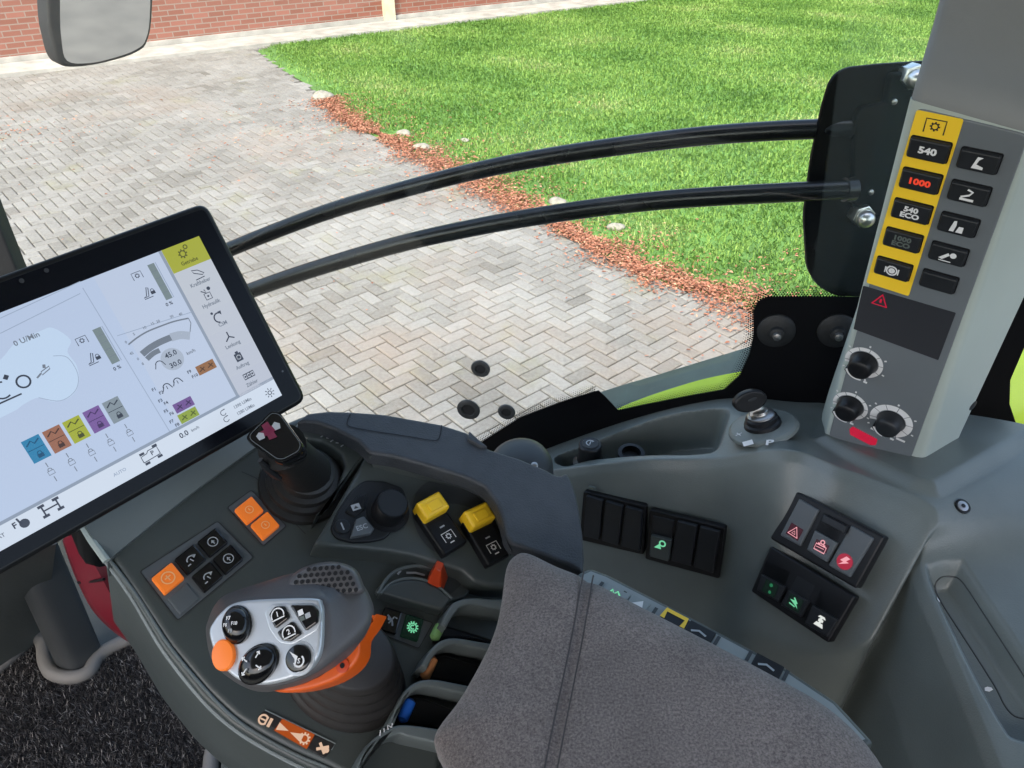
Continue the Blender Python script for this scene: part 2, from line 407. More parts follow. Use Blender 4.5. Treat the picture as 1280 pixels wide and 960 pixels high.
# =================================================================== the monitor
def build_monitor():
    hgt = -MF.q(385, 500)[1]; wid = .315
    root = thing('touchscreen_monitor', 'large black touchscreen monitor with lit settings menu beside the joystick console', 'monitor', MF.w(-wid / 2, -hgt, -.02))
    b = MB(); hp = [(-wid, -hgt), (0, -hgt), (0, 0), (-wid, 0)]
    b.prism(MF, hp, -.024, 0, 'bezel', .0035, 4, r=.009, side='black')
    for u, v in ((27, 351), (58, 338)): b.flat(MF, circ(*MF.q(u, v), .0016, 10), .0004, 'display')
    b.flat(MF, circ(*MF.q(353, 464), .001, 8), .0004, 'display')
    b.build('housing', root)
    a = MB(); a.tube([MF.w(-wid * .55, -hgt * .55, -.02), MF.w(-wid * .55, -hgt * .8, -.09), MF.w(-wid * .5, -hgt * 1.3, -.16)], [.022, .022, .026], 'black'); a.build('mount_arm', root)
    xr = (MF.q(249.7, 294.7)[0] + MF.q(350, 495)[0]) / 2; yt = MF.q(249.7, 294.7)[1]; yb = MF.q(350, 495)[1]
    xl = -wid + .016
    q = MF.q
    G = {}
    def g(r, gg, bb):
        k = (r, gg, bb)
        if k not in G: G[k] = glow('screen_%d_%d_%d' % k, k, .88)
        return G[k]
    e = .0005
    xc = (q(207, 313)[0] + q(294, 498)[0]) / 2; ys = (q(294, 498)[1] + q(340, 476)[1] + q(160, 571)[1]) / 3
    R = lambda x0, x1, y0, y1: [(x0, y0), (x1, y0), (x1, y1), (x0, y1)]
    s = MB(); s.flat(MF, R(xl, xr, yb, yt), e, g(191, 208, 236))
    s.flat(MF, R(xc - .05, xc, ys, yt), e * 1.3, g(196, 210, 234))
    ink = g(58, 66, 82); mid = g(120, 130, 145); pale = g(160, 176, 200)
    # tractor outline, lighter
    s.flat(MF, crom(MF.pp([(0, 450), (20, 428), (50, 414), (66, 410), (88, 425), (84, 440), (96, 458), (98, 480), (88, 496), (66, 502), (48, 497), (30, 505), (15, 515), (-30, 530), (-30, 470)]), 4, True), e * 1.6, g(200, 222, 248))
    s.ribbon(MF, crom(MF.pp([(66, 445), (84, 447), (97, 468), (94, 488), (75, 501), (48, 497)]), 5), .0004, e * 2, pale)
    for l in ([(103, 360), (212, 540)], [(0, 417), (100, 367)], [(0, 398), (100, 352)], [(146, 420), (240, 390)]): s.ribbon(MF, MF.pp(l), .0005, e * 2, pale)
    def pen(u, v, sc, m=ink, h=e * 2.6): a_, b_ = q(u, v); return Pen(s, MF, a_, b_, h, sc * .9, m)
    pen(29, 477, .0044).circle(0, 0, 1, .3)
    pen(55, 464, .005, mid).line([(-1.3, -.5), (-.5, -.1)], .25).line([(-.5, -.4), (.8, .0), (.9, .4), (-.4, .1)], .15, True).line([(.2, .4), (.4, .9)], .4)
    pen(2, 488, .006).arc(0, 0, 1, 300, 60, .2).line([(-1, -1.3), (1.6, -1.3)], .2).line([(.9, 1), (1.3, 1.4)], .5)
    pen(33, 424, .0055, mid).text('0 U/Min', 1)
    # hitch gauges
    for cor, br, hi, tx in (([(183.5, 332), (191.5, 328.5), (215, 372.5), (206.6, 376)], (171, 345), (184, 365), (211, 380)),
                            ([(114.8, 412.8), (125, 408.4), (149, 452), (139, 456)], (102, 426), (115, 447), (146, 460))):
        x0, y0 = q(*cor[0]); x1 = q(*cor[1])[0]; y1 = q(*cor[3])[1]
        s.flat(MF, R(x0, x1, y1, y0), e * 2.2, g(126, 142, 146)); s.ribbon(MF, [(x1 + .001, y1), (x1 + .001, y0)], .0006, e * 2.2, pale)
        for k in range(1, 5): s.ribbon(MF, [(x0, y0 + (y1 - y0) * k / 5), (x1, y0 + (y1 - y0) * k / 5)], .0003, e * 2.6, mid)
        pen(*br, .0038).bracket(); p = pen(*hi, .0040); p.line([(-1.2, -.9), (-.6, -.7), (.1, .9), (.4, .7), (-.2, -.9)], .16, True).lock(.9, -.3, 1); p.line([(-1.2, -1.2), (.6, -1.2)], .14)
        pen(*tx, .004, ink).text('0 %', 1)
    # speed arc
    s.ribbon(MF, crom(MF.pp([(160, 431), (170, 423), (183, 415), (200, 408), (217, 402), (235, 398)]), 5), .0011, e * 2.4, mid)
    s.ribbon(MF, MF.pp([(235, 398), (238, 404), (237, 415)]), .0006, e * 2.4, mid)
    s.ribbon(MF, crom(MF.pp([(177, 443), (187, 435), (199, 428), (213, 422)]), 5), .0046, e * 2.4, g(118, 128, 142))
    s.ribbon(MF, crom(MF.pp([(213, 422), (225, 419), (237, 420)]), 5), .0060, e * 2.2, g(172, 184, 202))
    s.ribbon(MF, crom(MF.pp([(183, 449), (191, 442), (199, 438)]), 4), .0036, e * 2.5, g(118, 128, 142))
    s.flat(MF, circ(*q(215, 449), .0082, 28), e * 2.2, g(176, 188, 206))
    pen(213, 443, .0058).text('45.0', 1); pen(219, 455, .0058).text('30.0', 1); pen(238, 440, .0038, mid).text('km/h', 1)
    pen(199, 456, .0034).arc(0, 0, .9, 20, 160, .2).line([(-1.3, -.6), (-.7, .5)], .18).line([(1.2, -.6), (.8, .5)], .18)
    for t, u, v in (('0', 157, 428), ('5', 167, 418), ('10', 180, 410), ('15', 190, 405), ('20', 197, 402), ('30', 214, 396), ('40', 225, 393), ('45', 164, 442), ('0', 172, 449), ('8', 178, 455)):
        pen(u, v, .0030, mid).text(t, 1)
    for t, u, v in (('F1', 192, 487), ('F2', 201, 491), ('F3', 200, 501), ('F4', 207, 504), ('F5', 207, 514), ('F6', 214, 517), ('F7', 214, 527), ('F8', 221, 531), ('F9', 236, 465), ('F10', 243, 470)):
        pen(u, v, .0036).text(t, 1)
    for u, v in ((208, 484), (221, 477)): pen(u, v, .0036).arc(0, 0, .8, 10, 170, .22).line([(-1.2, -.6), (-.6, .3)], .2).line([(1.1, -.6), (.7, .4)], .2).line([(0, -.5), (0, .3)], .16)
    for (u, v), cc, dk in (((257, 459), (152, 106, 66), (90, 62, 40)), ((229, 506), (116, 84, 150), (66, 46, 92)), ((235, 519), (146, 168, 58), (86, 100, 30))):
        a_, b_ = q(u, v); s.flat(MF, rect(a_, b_, .0072, .0036), e * 2.4, g(*cc))
        for k in (-1, 1):
            p = Pen(s, MF, a_ + k * .0034, b_, e * 3, .0028, g(*dk)); p.line([(-.8, -.4), (.8, .3)], .3); p.line([(-.2, .7), (.5, -.7)], .3)
    s.build('screen', root)
    # menu column
    s = MB(); s.flat(MF, R(xc, xr, ys, yt), e * 2, g(200, 207, 218)); s.flat(MF, R(xc - .0022, xc, ys, yt), e * 2, g(150, 163, 182))
    m_ = s.build('menu_column', root); s = MB()
    names = ['Getriebe', 'Kraftheber', 'Hydraulik', 'CSM', 'Lenkung', 'Auftrag', 'Zähler']
    ic = [(228, 316), (247, 342), (258, 368), (272, 396), (285, 421), (297, 446), (310, 469)]
    tx = [(236, 327), (249.5, 353.5), (263, 380), (277.5, 405), (290, 431), (302, 457), (314, 479)]
    ybs = [yt, q(262.8, 323.8)[1]]
    while len(ybs) < 8: ybs.append(ybs[1] + (ys - ybs[1]) * (len(ybs) - 1) / 6)
    for k in range(7):
        s = MB(); s.flat(MF, R(xc, xr, ybs[k + 1] + (.0003 if k else 0), ybs[k]), e * 3, g(172, 178, 62) if not k else g(200 - k, 207 - k, 217))
        i2 = g(92, 96, 44) if not k else ink
        p = Pen(s, MF, *q(*ic[k]), e * 4, .0040, i2)
        if k == 0: p.gear(-.2, -.2, .75, .2).circle(.8, .8, .35, .2)
        if k == 1: p.line([(-1, .9), (.1, .6), (1, -.3), (.6, -.5), (-.8, .3)], .16, True).line([(-1, -1), (.8, -.9)], .16)
        if k == 2: p.line([(-.6, -1), (.6, -1), (.6, .2), (-.6, .2)], .16, True).disc(0, -.4, .2).line([(-.9, .9), (0, .2), (-.2, 1)], .2).disc(.7, .9, .35)
        if k == 3: p.arc(0, -.2, .9, 60, 260, .26).poly([(.2, .9), (.9, .9), (.7, .1)]).disc(-.9, 1.0, .25)
        if k == 4: p.line([(0, 0), (-.9, -.7)], .24).line([(0, 0), (.9, -.6)], .24).line([(0, 0), (0, 1)], .24)
        if k == 5: p.poly([(-.7, -.9), (.7, -.9), (.7, .7), (-.7, .7)]).line([(-.3, .9), (.3, .9)], .4); p.circle(0, -.1, .4, .16, m=g(200, 207, 217))
        if k == 6:
            p.line([(-1.1, -.5), (1.1, -.5), (1.1, .5), (-1.1, .5)], .2, True)
            for x in (-.4, .35): p.line([(x, -.5), (x, .5)], .18)
            p.disc(-.75, 0, .2).disc(0, 0, .2).disc(.75, 0, .2)
        Pen(s, MF, *q(*tx[k]), e * 4, .0040, i2 if k == 0 else mid).text(names[k], 1, sx=.92)
        o = s.build('menu_tab', root)
        o.parent = m_; o.location = ORG[o.name] - ORG[m_.name]
        if k == 0: o['label'] = 'yellow highlighted menu tab with gear symbol'
    # status bar
    s = MB(); s.flat(MF, R(xl, xr, yb, ys), e * 3, g(216, 228, 244)); s.flat(MF, R(xl, xr, ys, ys + .0022), e * 3, g(146, 160, 180))
    def pen(u, v, sc, m=ink, h=e * 4): a_, b_ = q(u, v); return Pen(s, MF, a_, b_, h, sc * .9, m)
    pen(229, 543, .0062).text('0.0', 1); pen(243, 536, .0034, mid).text('km/h', 1)
    pen(302, 504, .0040, mid).text('1390 U/Min', 1, sx=.9); pen(306, 512, .0040, mid).text('1280 U/Min', 1, sx=.9)
    for u, v in ((278, 516), (282, 524)): pen(u, v, .0028).arc(0, 0, .8, 60, 330, .2).line([(.3, .9), (.9, .8)], .25)
    p = pen(336, 491, .0036); p.circle(0, 0, .45, .2)
    for k in range(8): p.line([(.75 * math.cos(k * .785), .75 * math.sin(k * .785)), (1.2 * math.cos(k * .785), 1.2 * math.sin(k * .785))], .2)
    p = pen(188, 569, .0056); p.line([(-1.3, -.5), (-1.3, .4), (-.4, .5), (-.1, .8), (1.2, .8), (1.2, -.4)], .12).line([(-1.3, -.5), (1.2, -.4)], .12)
    for x, y in ((-1, .75), (1, 1.0), (-.9, -.8), (1, -.7)): p.poly([(x - .35, y - .18), (x + .35, y - .18), (x + .35, y + .18), (x - .35, y + .18)])
    p.text('P', .9, .3, .2)
    pen(149, 590, .0036, pale).text('AUTO', 1)
    p = pen(63, 634, .0058); p.line([(-.9, 0), (.9, 0)], .2).line([(-.9, -.7), (-.9, .7)], .2).line([(.9, -.7), (.9, .7)], .2)
    for x in (-.9, .9):
        for y in (-.7, .7): p.poly([(x - .4, y - .18), (x + .4, y - .18), (x + .4, y + .18), (x - .4, y + .18)])
    pen(18, 657, .0056).text('F', 1.1, bold=.03); p = pen(28, 652, .0048); p.disc(.1, -.3, .7).line([(-.5, .9), (-.3, -.2)], .28)
    pen(1, 670, .0040, mid).text('AT', 1)
    s.build('status_bar', root)
    # five valve tiles with a lock under each
    for (u, v), (lu, lv), cc, dk in (((45, 561), (63, 589), (44, 132, 178), (20, 80, 120)), ((70.8, 548.7), (88.5, 577), (158, 106, 82), (70, 44, 36)), ((95.3, 536.7), (113.5, 565), (168, 178, 48), (70, 74, 20)),
                                     ((120, 524.2), (137.5, 552.5), (124, 92, 160), (66, 44, 96)), ((144, 512.5), (161, 540.5), (136, 150, 160), (52, 60, 74))):
        s = MB(); a_, b_ = q(u, v); s.flat(MF, rect(a_, b_, .0056, .0082), e * 3, g(*cc))
        p = Pen(s, MF, a_, b_, e * 4, .0042, g(*dk)); p.line([(-1, .9), (-.2, 1.5), (.2, .9), (1, 1.4)], .22).line([(-1.2, .1), (1.2, .1)], .1).lock(.1, -1.0, 1)
        a2, b2 = q(lu, lv); p = Pen(s, MF, a2, b2, e * 4, .0042, mid); p.lock(0, 0, 1, False).line([(0, 1.6), (0, .8)], .13).line([(0, -.9), (0, -1.8)], .13)
        s.build('valve_tile', root)
build_monitor()

# =================================================================== the arm console
def key_on(parent, fr, poly, h0, h1, m, icon=None, bev=.0012, r=.0012, name='button', label=None):
    b = MB(); b.prism(fr, poly, h0, h1, m, bev, 2, r=r)
    if icon: icon(b)
    return b.build(name, parent, label=label)

def build_arm_console():
    root = thing('armrest_console', 'dark grey armrest control console carrying backlit keys, toggles and coloured levers', 'control console', C.w(0, -.12, -.16))
    top = [(136, 692), (158, 672), (240, 612), (326, 552), (352, 530), (385, 516), (470, 530), (600, 560), (690, 640), (690, 720), (620, 830), (560, 905), (545, 985), (460, 985), (410, 958), (372, 942), (330, 920), (296, 898), (262, 866), (212, 806), (170, 742)]
    b = MB(); b.prism(C, C.pp(top), -.10, 0, 'console', .005, 4, r=.008)
    # skirt below the top edge on the outer side
    sk = [(128, 694), (165, 745), (205, 812), (255, 874), (292, 908), (330, 932), (372, 954), (410, 972), (452, 1000), (600, 1000), (560, 800), (330, 640)]
    b.prism(C, C.pp(sk, -.012), -.16, -.012, 'console', .004, 3, r=.006)
    b.tube([C.w(*C.q(u, v, -.002), -.002) for u, v in crom([(134, 696), (170, 743), (212, 808), (262, 868), (296, 900), (330, 922), (372, 944), (410, 960), (460, 987)], 5)], .0012, 'guard', 8)  # paler bead drawn in for the highlight on the bevelled top edge
    b.tube([C.w(*C.q(u, v, -.016), -.016) for u, v in crom([(128, 696), (164, 746), (204, 813), (253, 875), (291, 910), (330, 935), (372, 957), (410, 975)], 5)], .0016, 'strip', 8)  # second pale line, in place of the bright highlight along the skirt
    b.build('console_shell', root)
    # flank behind the keys, coloured lighter for the light it faces, running up under the monitor
    fl = [C.w(*C.q(*p), .004) for p in ((112, 672), (134, 703), (152, 684), (240, 617), (330, 552))]
    bk = [at(u, v, t) for u, v, t in ((100, 640, .60), (104, 655, .60), (128, 640, .62), (215, 590, .66), (330, 525, .70))]
    b = MB()
    lo = [C.w(*C.q(*p), -.03) for p in ((134, 703), (152, 690), (240, 622), (330, 556))]
    P0 = [C.w(*C.q(*p), .003) for p in ((134, 703), (152, 688), (240, 618), (330, 553))]
    P1 = [C.w(*C.q(*p), .012) for p in ((107, 664), (136, 648), (212, 592), (300, 540))]
    P2 = [p + V3(-.05, .05, -.06) for p in P1]
    b.grid(np.array([[np.array(q) for q in crom(x, 6)] for x in (lo, P0, P1, P2)]), 'guard'); b.build('console_flank', root, sharp=60)
    b = MB(); e = [C.w(*C.q(*p), .006) for p in ((104, 660), (116, 680), (134, 705))]
    b.tube(crom(e, 5), .0028, 'pillar', 8); b.build('corner_highlight', root)  # pale tube stands in for the white highlight on the console corner
    # key panel A
    def plate(poly, name='button_panel'):
        p = MB(); p.prism(C, rnd(C.pp(poly), .002), -.001, .0006, 'panel'); p.ribbon(C, rnd(C.pp(poly), .002), .0007, .0009, 'dark_print', True)
        return p.build(name, root)
    pa = plate([(175, 715), (272, 652), (317, 697), (222, 776)])
    ang = 0.0
    o0, o1, o2, o3 = C.q(210, 725), C.q(238, 701), C.q(265.6, 679.7), C.q(229.7, 749)
    ux = np.array(o2) - np.array(o0); uy = np.array(o3) - np.array(o0); hx = ux / 4 * .86; hy = uy / 2 * .84
    def cell(c): c = np.array(c); return [tuple(c - hx - hy), tuple(c + hx - hy), tuple(c + hx + hy), tuple(c - hx + hy)]
    rot = math.atan2(ux[1], ux[0])
    def ring_icon(c, m, h=.0046, sc=.0046):
        return lambda b: Pen(b, C, *c, h, sc, m, rot).circle(0, 0, .8, .16).poly([(-.35, -.1), (.0, .4), (.35, -.1)]).line([(0, -.5), (0, 0)], .2)
    def turn_icon(c, m, sc=.0042):
        return lambda b: Pen(b, C, *c, .0042, sc, m, rot).arc(0, -.3, .8, 20, 170, .22).poly([(.5, .5), (1.2, .1), (.5, -.3)]).line([(-1.2, -.8), (-.6, -.8)], .22).line([(-.1, .0), (.1, -.7)], .2)
    def oring(c): return lambda b: (Pen(b, C, *c, .0048, .0048, 'cream_print', rot).circle(0, 0, .95, .2).line([(-.5, .1), (.5, .1)], .2).line([(0, -.5), (0, .5)], .2))
    key_on(pa, C, cell(o0), 0, .0045, 'oled', oring(o0), label='orange backlit key with ring symbol')
    key_on(pa, C, cell(o1), 0, .0038, 'gloss', turn_icon(o1, 'grey_print'))
    key_on(pa, C, cell(o2), 0, .0038, 'gloss', ring_icon(o2, 'grey_print', .0042))
    q4, q5 = C.q(259, 722.5), C.q(285, 700.6)
    key_on(pa, C, cell(q4), 0, .0038, 'gloss', turn_icon(q4, 'grey_print')); key_on(pa, C, cell(q5), 0, .0038, 'gloss', ring_icon(q5, 'grey_print', .0042))
    key_on(pa, C, cell(o3), 0, .0016, 'panel', label='blank grey cover plate')
    pb = plate([(284, 635), (314, 613), (358, 658), (329, 683)])
    for c in (C.q(311, 640), C.q(331, 659)):
        key_on(pb, C, cell(c), 0, .0045, 'oled', (lambda c: lambda b: Pen(b, C, *c, .0048, .0034, 'cream_print', rot).circle(0, 0, .9, .2).line([(0, -.3), (0, .4)], .25))(c))
    b = MB(); b.ribbon(C, C.pp([(302, 590), (320, 598), (372, 658), (382, 668)]), .0006, .0006, 'dark_print'); b.build('panel_joint', root)
    # pair of keys next to the big lever
    pc = plate([(469, 790), (481, 759), (541, 779), (523, 811)])
    a0, a1 = C.q(487, 777), C.q(514, 786); d = np.array(a1) - np.array(a0); r2 = math.atan2(d[1], d[0]); hw = np.linalg.norm(d) * .40
    for c, k in ((a0, 0), (a1, 1)):
        def ic(b, c=c, k=k):
            p = Pen(b, C, *c, .0044, .0052, 'g_green' if k else 'grey_print', r2)
            if k: p.gear(0, 0, .8, .16, 12).arc(0, 0, .3, 60, 330, .2)
            else: p.line([(-.7, .6), (.2, 0), (.5, -.8)], .26).line([(-.2, -.6), (.4, .6), (.9, .5)], .22).disc(-.3, .1, .25)
        key_on(pc, C, rect(*c, hw, hw * 1.25, r2), 0, .004, 'g_greenpatch' if k else 'gloss', ic, label='green lit key with gear symbol' if k else None)
    # raised corner round the small joystick
    b = MB(); led = [(384, 549), (402, 552), (416, 560), (427, 568), (431, 582), (424, 602), (406, 632), (396, 642), (392, 652), (458, 569), (447, 553), (400, 528), (376, 524), (366, 536)]
    b.prism(C, C.pp(led, .018), -.002, .018, 'console', .003, 3, r=.002)
    for k, (u, v) in enumerate(((397, 541), (403, 545), (409, 548), (415, 551), (421, 554), (428, 557))):
        Pen(b, C, *C.q(u, v, .018), .0183, .0020, 'grey_print', -.9).line([(-.6, -.8), (.6, .8)] if k % 2 else [(-.5, 0), (.7, .2)], .5)
    b.build('label_ledge', root)
    # shelf with dial and toggles
    SH = .025; S = C.up(SH)
    sh = [(458, 569), (500, 566), (560, 575), (640, 590), (680, 660), (660, 735), (612, 733), (592, 727), (578, 714), (556, 707), (520, 696), (490, 690), (450, 686), (420, 684), (392, 680), (400, 668)]
    b = MB(); b.prism(C, C.pp(sh, SH), -.002, SH, 'console', .004, 4, r=.003); 
    b.build('toggle_shelf', root)
    b = MB(); b.flat(S, crom(S.pp([(515, 640), (523, 612), (545, 600), (585, 606), (628, 625), (634, 660), (600, 640), (560, 630), (530, 655), (545, 690), (525, 672)]), 4, True), .0005, 'console_dark'); b.build('toggle_recess', root)
    kp = [(413, 662), (421, 642), (438, 616), (455, 602), (480, 603), (503, 611), (508, 628), (500, 648), (481, 674), (462, 678), (440, 679), (420, 674)]
    b = MB(); b.prism(S, S.pp(kp), 0, .0022, 'key', .001, 2, r=.004); b.ribbon(S, rnd(S.pp(kp), .004), .0012, .0004, 'black', True)
    kk = b.build('keypad', root)
    def esc(b): Pen(b, S, *S.q(452, 660, .006), .0073, .0058, 'grey_print', S_rot).text('ESC', 1, bold=.02)
    ex = np.array(S.q(500, 640)) - np.array(S.q(440, 660)); S_rot = math.atan2(ex[1], ex[0])
    key_on(kk, S, S.pp([(438, 672), (445, 649), (455, 645), (468, 661), (464, 667)], .006), .001, .007, 'panel', esc, .0015)
    key_on(kk, S, S.pp([(431, 640), (446, 621), (458, 617), (456, 637), (443, 647)], .003), .001, .0038, 'black', lambda b: Pen(b, S, *S.q(445, 634, .004), .0041, .0036, 'grey_print', S_rot).poly([(-1, -.7), (1, -.7), (1, .8), (-1, .8)]).poly([(-.6, -.3), (.5, -.3), (0, .5)], 'black'), .001)
    key_on(kk, S, circ(*S.q(428, 658, .003), .0062, 20), .001, .0042, 'key', lambda b: Pen(b, S, *S.q(428, 658, .004), .0044, .0040, 'grey_print', S_rot).line([(0, -.8), (0, .8)], .3), .001)
    b = MB(); a_, b_ = S.q(484, 641); R_ = .0145
    b.lathe(S, a_, b_, [(R_ * 1.25, .001), (R_ * 1.25, .003), (R_ * .98, .0035), (R_ * .96, .016), (R_ * .86, .0185), (R_ * .6, .0188)], 'black', 32)
    b.flat(S, circ(a_, b_, R_ * .8, 28), .0190, 'key'); b.build('rotary_knob', root)
    # two toggles under yellow caps
    for yc, kc in (((540, 634), (561, 672)), ((598, 646), (617, 686))):
        p0, p1 = np.array(S.q(*yc, .014)), np.array(S.q(*kc, .008)); dd = p1 - p0; rr = math.atan2(dd[1], dd[0]) + math.pi / 2; dn = unit(dd); c0 = p0 + dd * .52
        t = MB(); t.prism(S, rect(*(p0 + dd * .62), .0125, .0215, rr), 0, .009, 'black', .002, 3, r=.002)
        Pen(t, S, *(p1 - dn * .001), .0094, .0052, 'white', rr).bracket().line([(-.4, -1.1), (.4, -1.1)], .2); Pen(t, S, *(p1 - dn * .010), .0094, .0026, 'grey_print', rr).line([(-.9, .2), (.9, .2)], .5)
        to = t.build('toggle_switch', root)
        y = MB(); lo, hi = rect(*p0, .0120, .0085, rr), rect(*(p0 + dn * -.001), .0110, .0066, rr)
        y.prism(S, lo, .004, .020, 'yellow', .0035, 4, r=.002); y.prism(S, rect(*(p0 + dn * .001), .0065, .0042, rr), .019, .0212, 'yellow', .001, 2, r=.001); y.build('cap', to)
    # slide lever in its arc housing
    b = MB(); b.prism(C, C.pp(crom([(472, 742), (481, 725), (496, 712), (520, 706), (550, 703), (578, 712), (590, 728), (584, 744), (560, 752), (520, 750)], 4, True), .006), -.002, .006, 'console', .002, 3)
    b.prism(C, C.pp([(474, 741), (487, 729), (508, 723), (531, 725), (549, 734), (565, 748), (553, 763), (515, 753)], .014), -.002, .014, 'console', .0025, 3, r=.003)
    b.tube([C.w(*C.q(u, v, .012), .012) for u, v in crom([(473, 742), (483, 724), (498, 712), (520, 707), (540, 709)], 5)], .0014, 'guard', 8)
    b.tube([C.w(*C.q(u, v, .013), .013) for u, v in crom([(476, 742), (489, 729), (508, 723), (531, 725), (549, 734), (565, 748)], 5)], .0011, 'guard', 8)
    f = .0075
    b.ribbon(C, C.pp([(508, 716), (519, 716), (531, 719)], f), .0018, f, 'grey_print'); b.ribbon(C, C.pp([(497, 718), (501, 713)], f), .0018, f, 'grey_print')
    b.flat(C, C.pp([(534, 722), (560, 706), (580, 728), (562, 744)], .0065), .0066, 'console_dark')
    sl = b.build('slider_housing', root)
    l = MB(); ctr = np.array(C.q(546, 727, .008)); bs = rnd(rect(*ctr, .0105, .008, .45), .003, 3); tp = rnd(rect(*(ctr + np.array(C.q(547, 704, .03)) - np.array(C.q(546, 727, .03)) * 1.0 - 0), .003, .003, .45), .001, 3)
    tp = rnd(rect(*np.array(C.q(548, 708, .026)), .0034, .0030, .45), .001, 3)
    rings = [[C.w(*(np.array(p) * (1 - k) + np.array(q) * k), .006 + .022 * k) for p, q in zip(bs, tp)] for k in (0, .25, .6, .9, 1)]
    l.loft(rings, 'redorange'); l.build('slide_lever', sl, sharp=60)
    # guards and finger levers
    GH = .028
    ribs = [([(650, 748), (621, 749), (589, 747), (569, 752), (560, 762), (551, 780)], [(557, 786), (566, 770), (576, 759), (590, 756), (616, 761), (650, 764)]),
            ([(640, 808), (600, 802), (568, 797), (549, 802), (535, 816), (526, 832)], [(534, 836), (541, 822), (551, 812), (569, 806), (596, 811), (640, 820)]),
            ([(620, 864), (571, 854), (542, 849), (521, 852), (504, 866), (491, 893), (484, 906)], [(493, 905), (499, 890), (506, 876), (518, 864), (536, 859), (567, 865), (620, 876)]),
            ([(600, 922), (542, 910), (498, 906), (474, 918), (462, 930), (447, 956), (430, 1000)], [(440, 1004), (452, 960), (464, 936), (478, 926), (498, 918), (510, 921), (537, 927), (600, 942)])]
    for o_, i_ in ribs:
        g_ = MB(); g_.prism(C, C.pp(crom(o_, 4) + crom(i_, 4), GH), -.01, GH, 'guard', .0017, 3); g_.build('lever_guard', root, sharp=50)
    for (t0, t1), cm, body in ((((550, 783), (543, 797)), 'green', [(548, 780), (556, 780), (640, 806), (640, 812), (575, 800), (545, 800)]),
                               (((541, 824), (531, 846)), 'tan', [(541, 820), (556, 818), (620, 838), (620, 862), (570, 854), (530, 848)]),
                               (((513, 877), (503, 899)), 'blue', [(515, 871), (530, 872), (600, 898), (590, 918), (545, 908), (503, 902)])):
        t = MB(); t.prism(C, C.pp(body, .012), 0, .012, 'black', .003, 3, r=.003); lv = t.build('finger_lever', root)
        p, q_ = C.w(*C.q(*t0, .013), .013), C.w(*C.q(*t1, .013), .013); dd = unit(q_ - p)
        t = MB(); t.tube([p - dd * .002, p, p + (q_ - p) * .5, q_, q_ + dd * .002], [.002, .0042, .0044, .0042, .002], cm, 12); t.build('coloured_tip', lv)
    # lit label at the front corner
    b = MB(); lb = [(320, 898), (331, 888), (419, 930), (406, 949)]
    b.prism(C, C.pp(lb), 0, .0012, 'boot', .0005, 2, r=.003); b.ribbon(C, C.pp([(331, 888), (419, 930), (414, 938)]), .0008, .0014, 'strip')
    b.flat(C, C.pp([(342, 913.6), (352.8, 899), (393, 918.7), (383, 937)]), .0016, 'g_orangepatch')
    dlt = np.array(C.q(400, 925)) - np.array(C.q(340, 896)); rl = math.atan2(dlt[1], dlt[0])
    Pen(b, C, *C.q(331, 901), .0016, .0044, 'g_cream', rl).arc(-.3, 0, .7, 30, 330, .3).line([(.2, -.5), (.2, .7)], .3).line([(-.8, 0), (.1, 0)], .25).poly([(.6, -.7), (1.1, -.7), (1.1, .7), (.6, .7)])
    Pen(b, C, *C.q(364, 917), .002, .0042, 'g_cream', rl).poly([(-2.6, -.6), (-.6, .1), (-2.6, .7)]).poly([(-.3, 0), (2.0, -.7), (2.0, .7)]); Pen(b, C, *C.q(380, 924), .002, .0046, 'g_cream', rl).gear(0, 0, .8, .2, 10)
    Pen(b, C, *C.q(403, 936), .0016, .0044, 'g_cream', rl).line([(-.9, -.5), (.8, .6)], .45).line([(-.8, .6), (.6, -.6)], .45).disc(.7, 0, .4)
    b.build('lit_label', root)
    t = MB(); p = Pen(t, C, *C.q(482, 912, GH), GH + .0004, .0035, 'white', rl + .9)
    p.line([(-1.6, -.6), (-1, .4)], .22).line([(-.5, -.3), (-.2, .4)], .22).line([(.4, -.3), (.7, .5), (1.3, -.2), (1.7, .5)], .3); t.build('guard_print', root)
    # black rim
    ot = [(370, 527), (384, 516), (410, 513), (440, 514), (480, 517), (520, 524), (552, 530), (584, 540), (596, 551), (612, 561), (650, 573), (684, 587), (694, 593), (701, 594), (708, 590), (714, 598), (719, 612), (724, 634), (729, 668), (731, 700), (729, 717)]
    it = [(716, 708), (684, 695), (656, 685), (640, 680), (633, 670), (629, 650), (621, 628), (607, 609), (585, 598), (560, 590), (520, 578), (490, 570), (462, 566), (447, 551), (420, 537), (396, 528)]
    b = MB(); b.prism(TR, TR.pp(ot + it), -.015, 0, 'rim', .0030, 4, r=.003)
    b.ribbon(TR, crom(TR.pp([(438, 518), (434, 528), (438, 534), (470, 540), (510, 546), (540, 551), (549, 548), (552, 532)]), 3), .0010, .0006, 'black')
    b.prism(TR, TR.pp([(586, 541), (598, 552), (609, 561), (600, 560), (584, 551)]), -.01, .003, 'rim', .001, 2, r=.001)
    b.build('console_rim', root, sharp=50)
    # sloping wall from under the rim down to the toggle shelf
    wi = [(462, 566), (490, 570), (520, 578), (560, 590), (585, 598), (607, 609), (621, 628), (629, 650), (633, 670), (640, 684)]
    up = [TR.w(*TR.q(u, v), -.004) for u, v in wi]
    dn_ = [C.w(*C.q(u, v, SH), SH) for u, v in ((466, 584), (490, 590), (520, 598), (556, 606), (580, 612), (598, 622), (612, 638), (622, 658), (628, 676), (636, 696))]
    G_ = np.array([[np.array(x) for x in crom(y, 5)] for y in (up, dn_)]); mid_ = G_[0] * .5 + G_[1] * .5 + V3(0, 0, -.002)
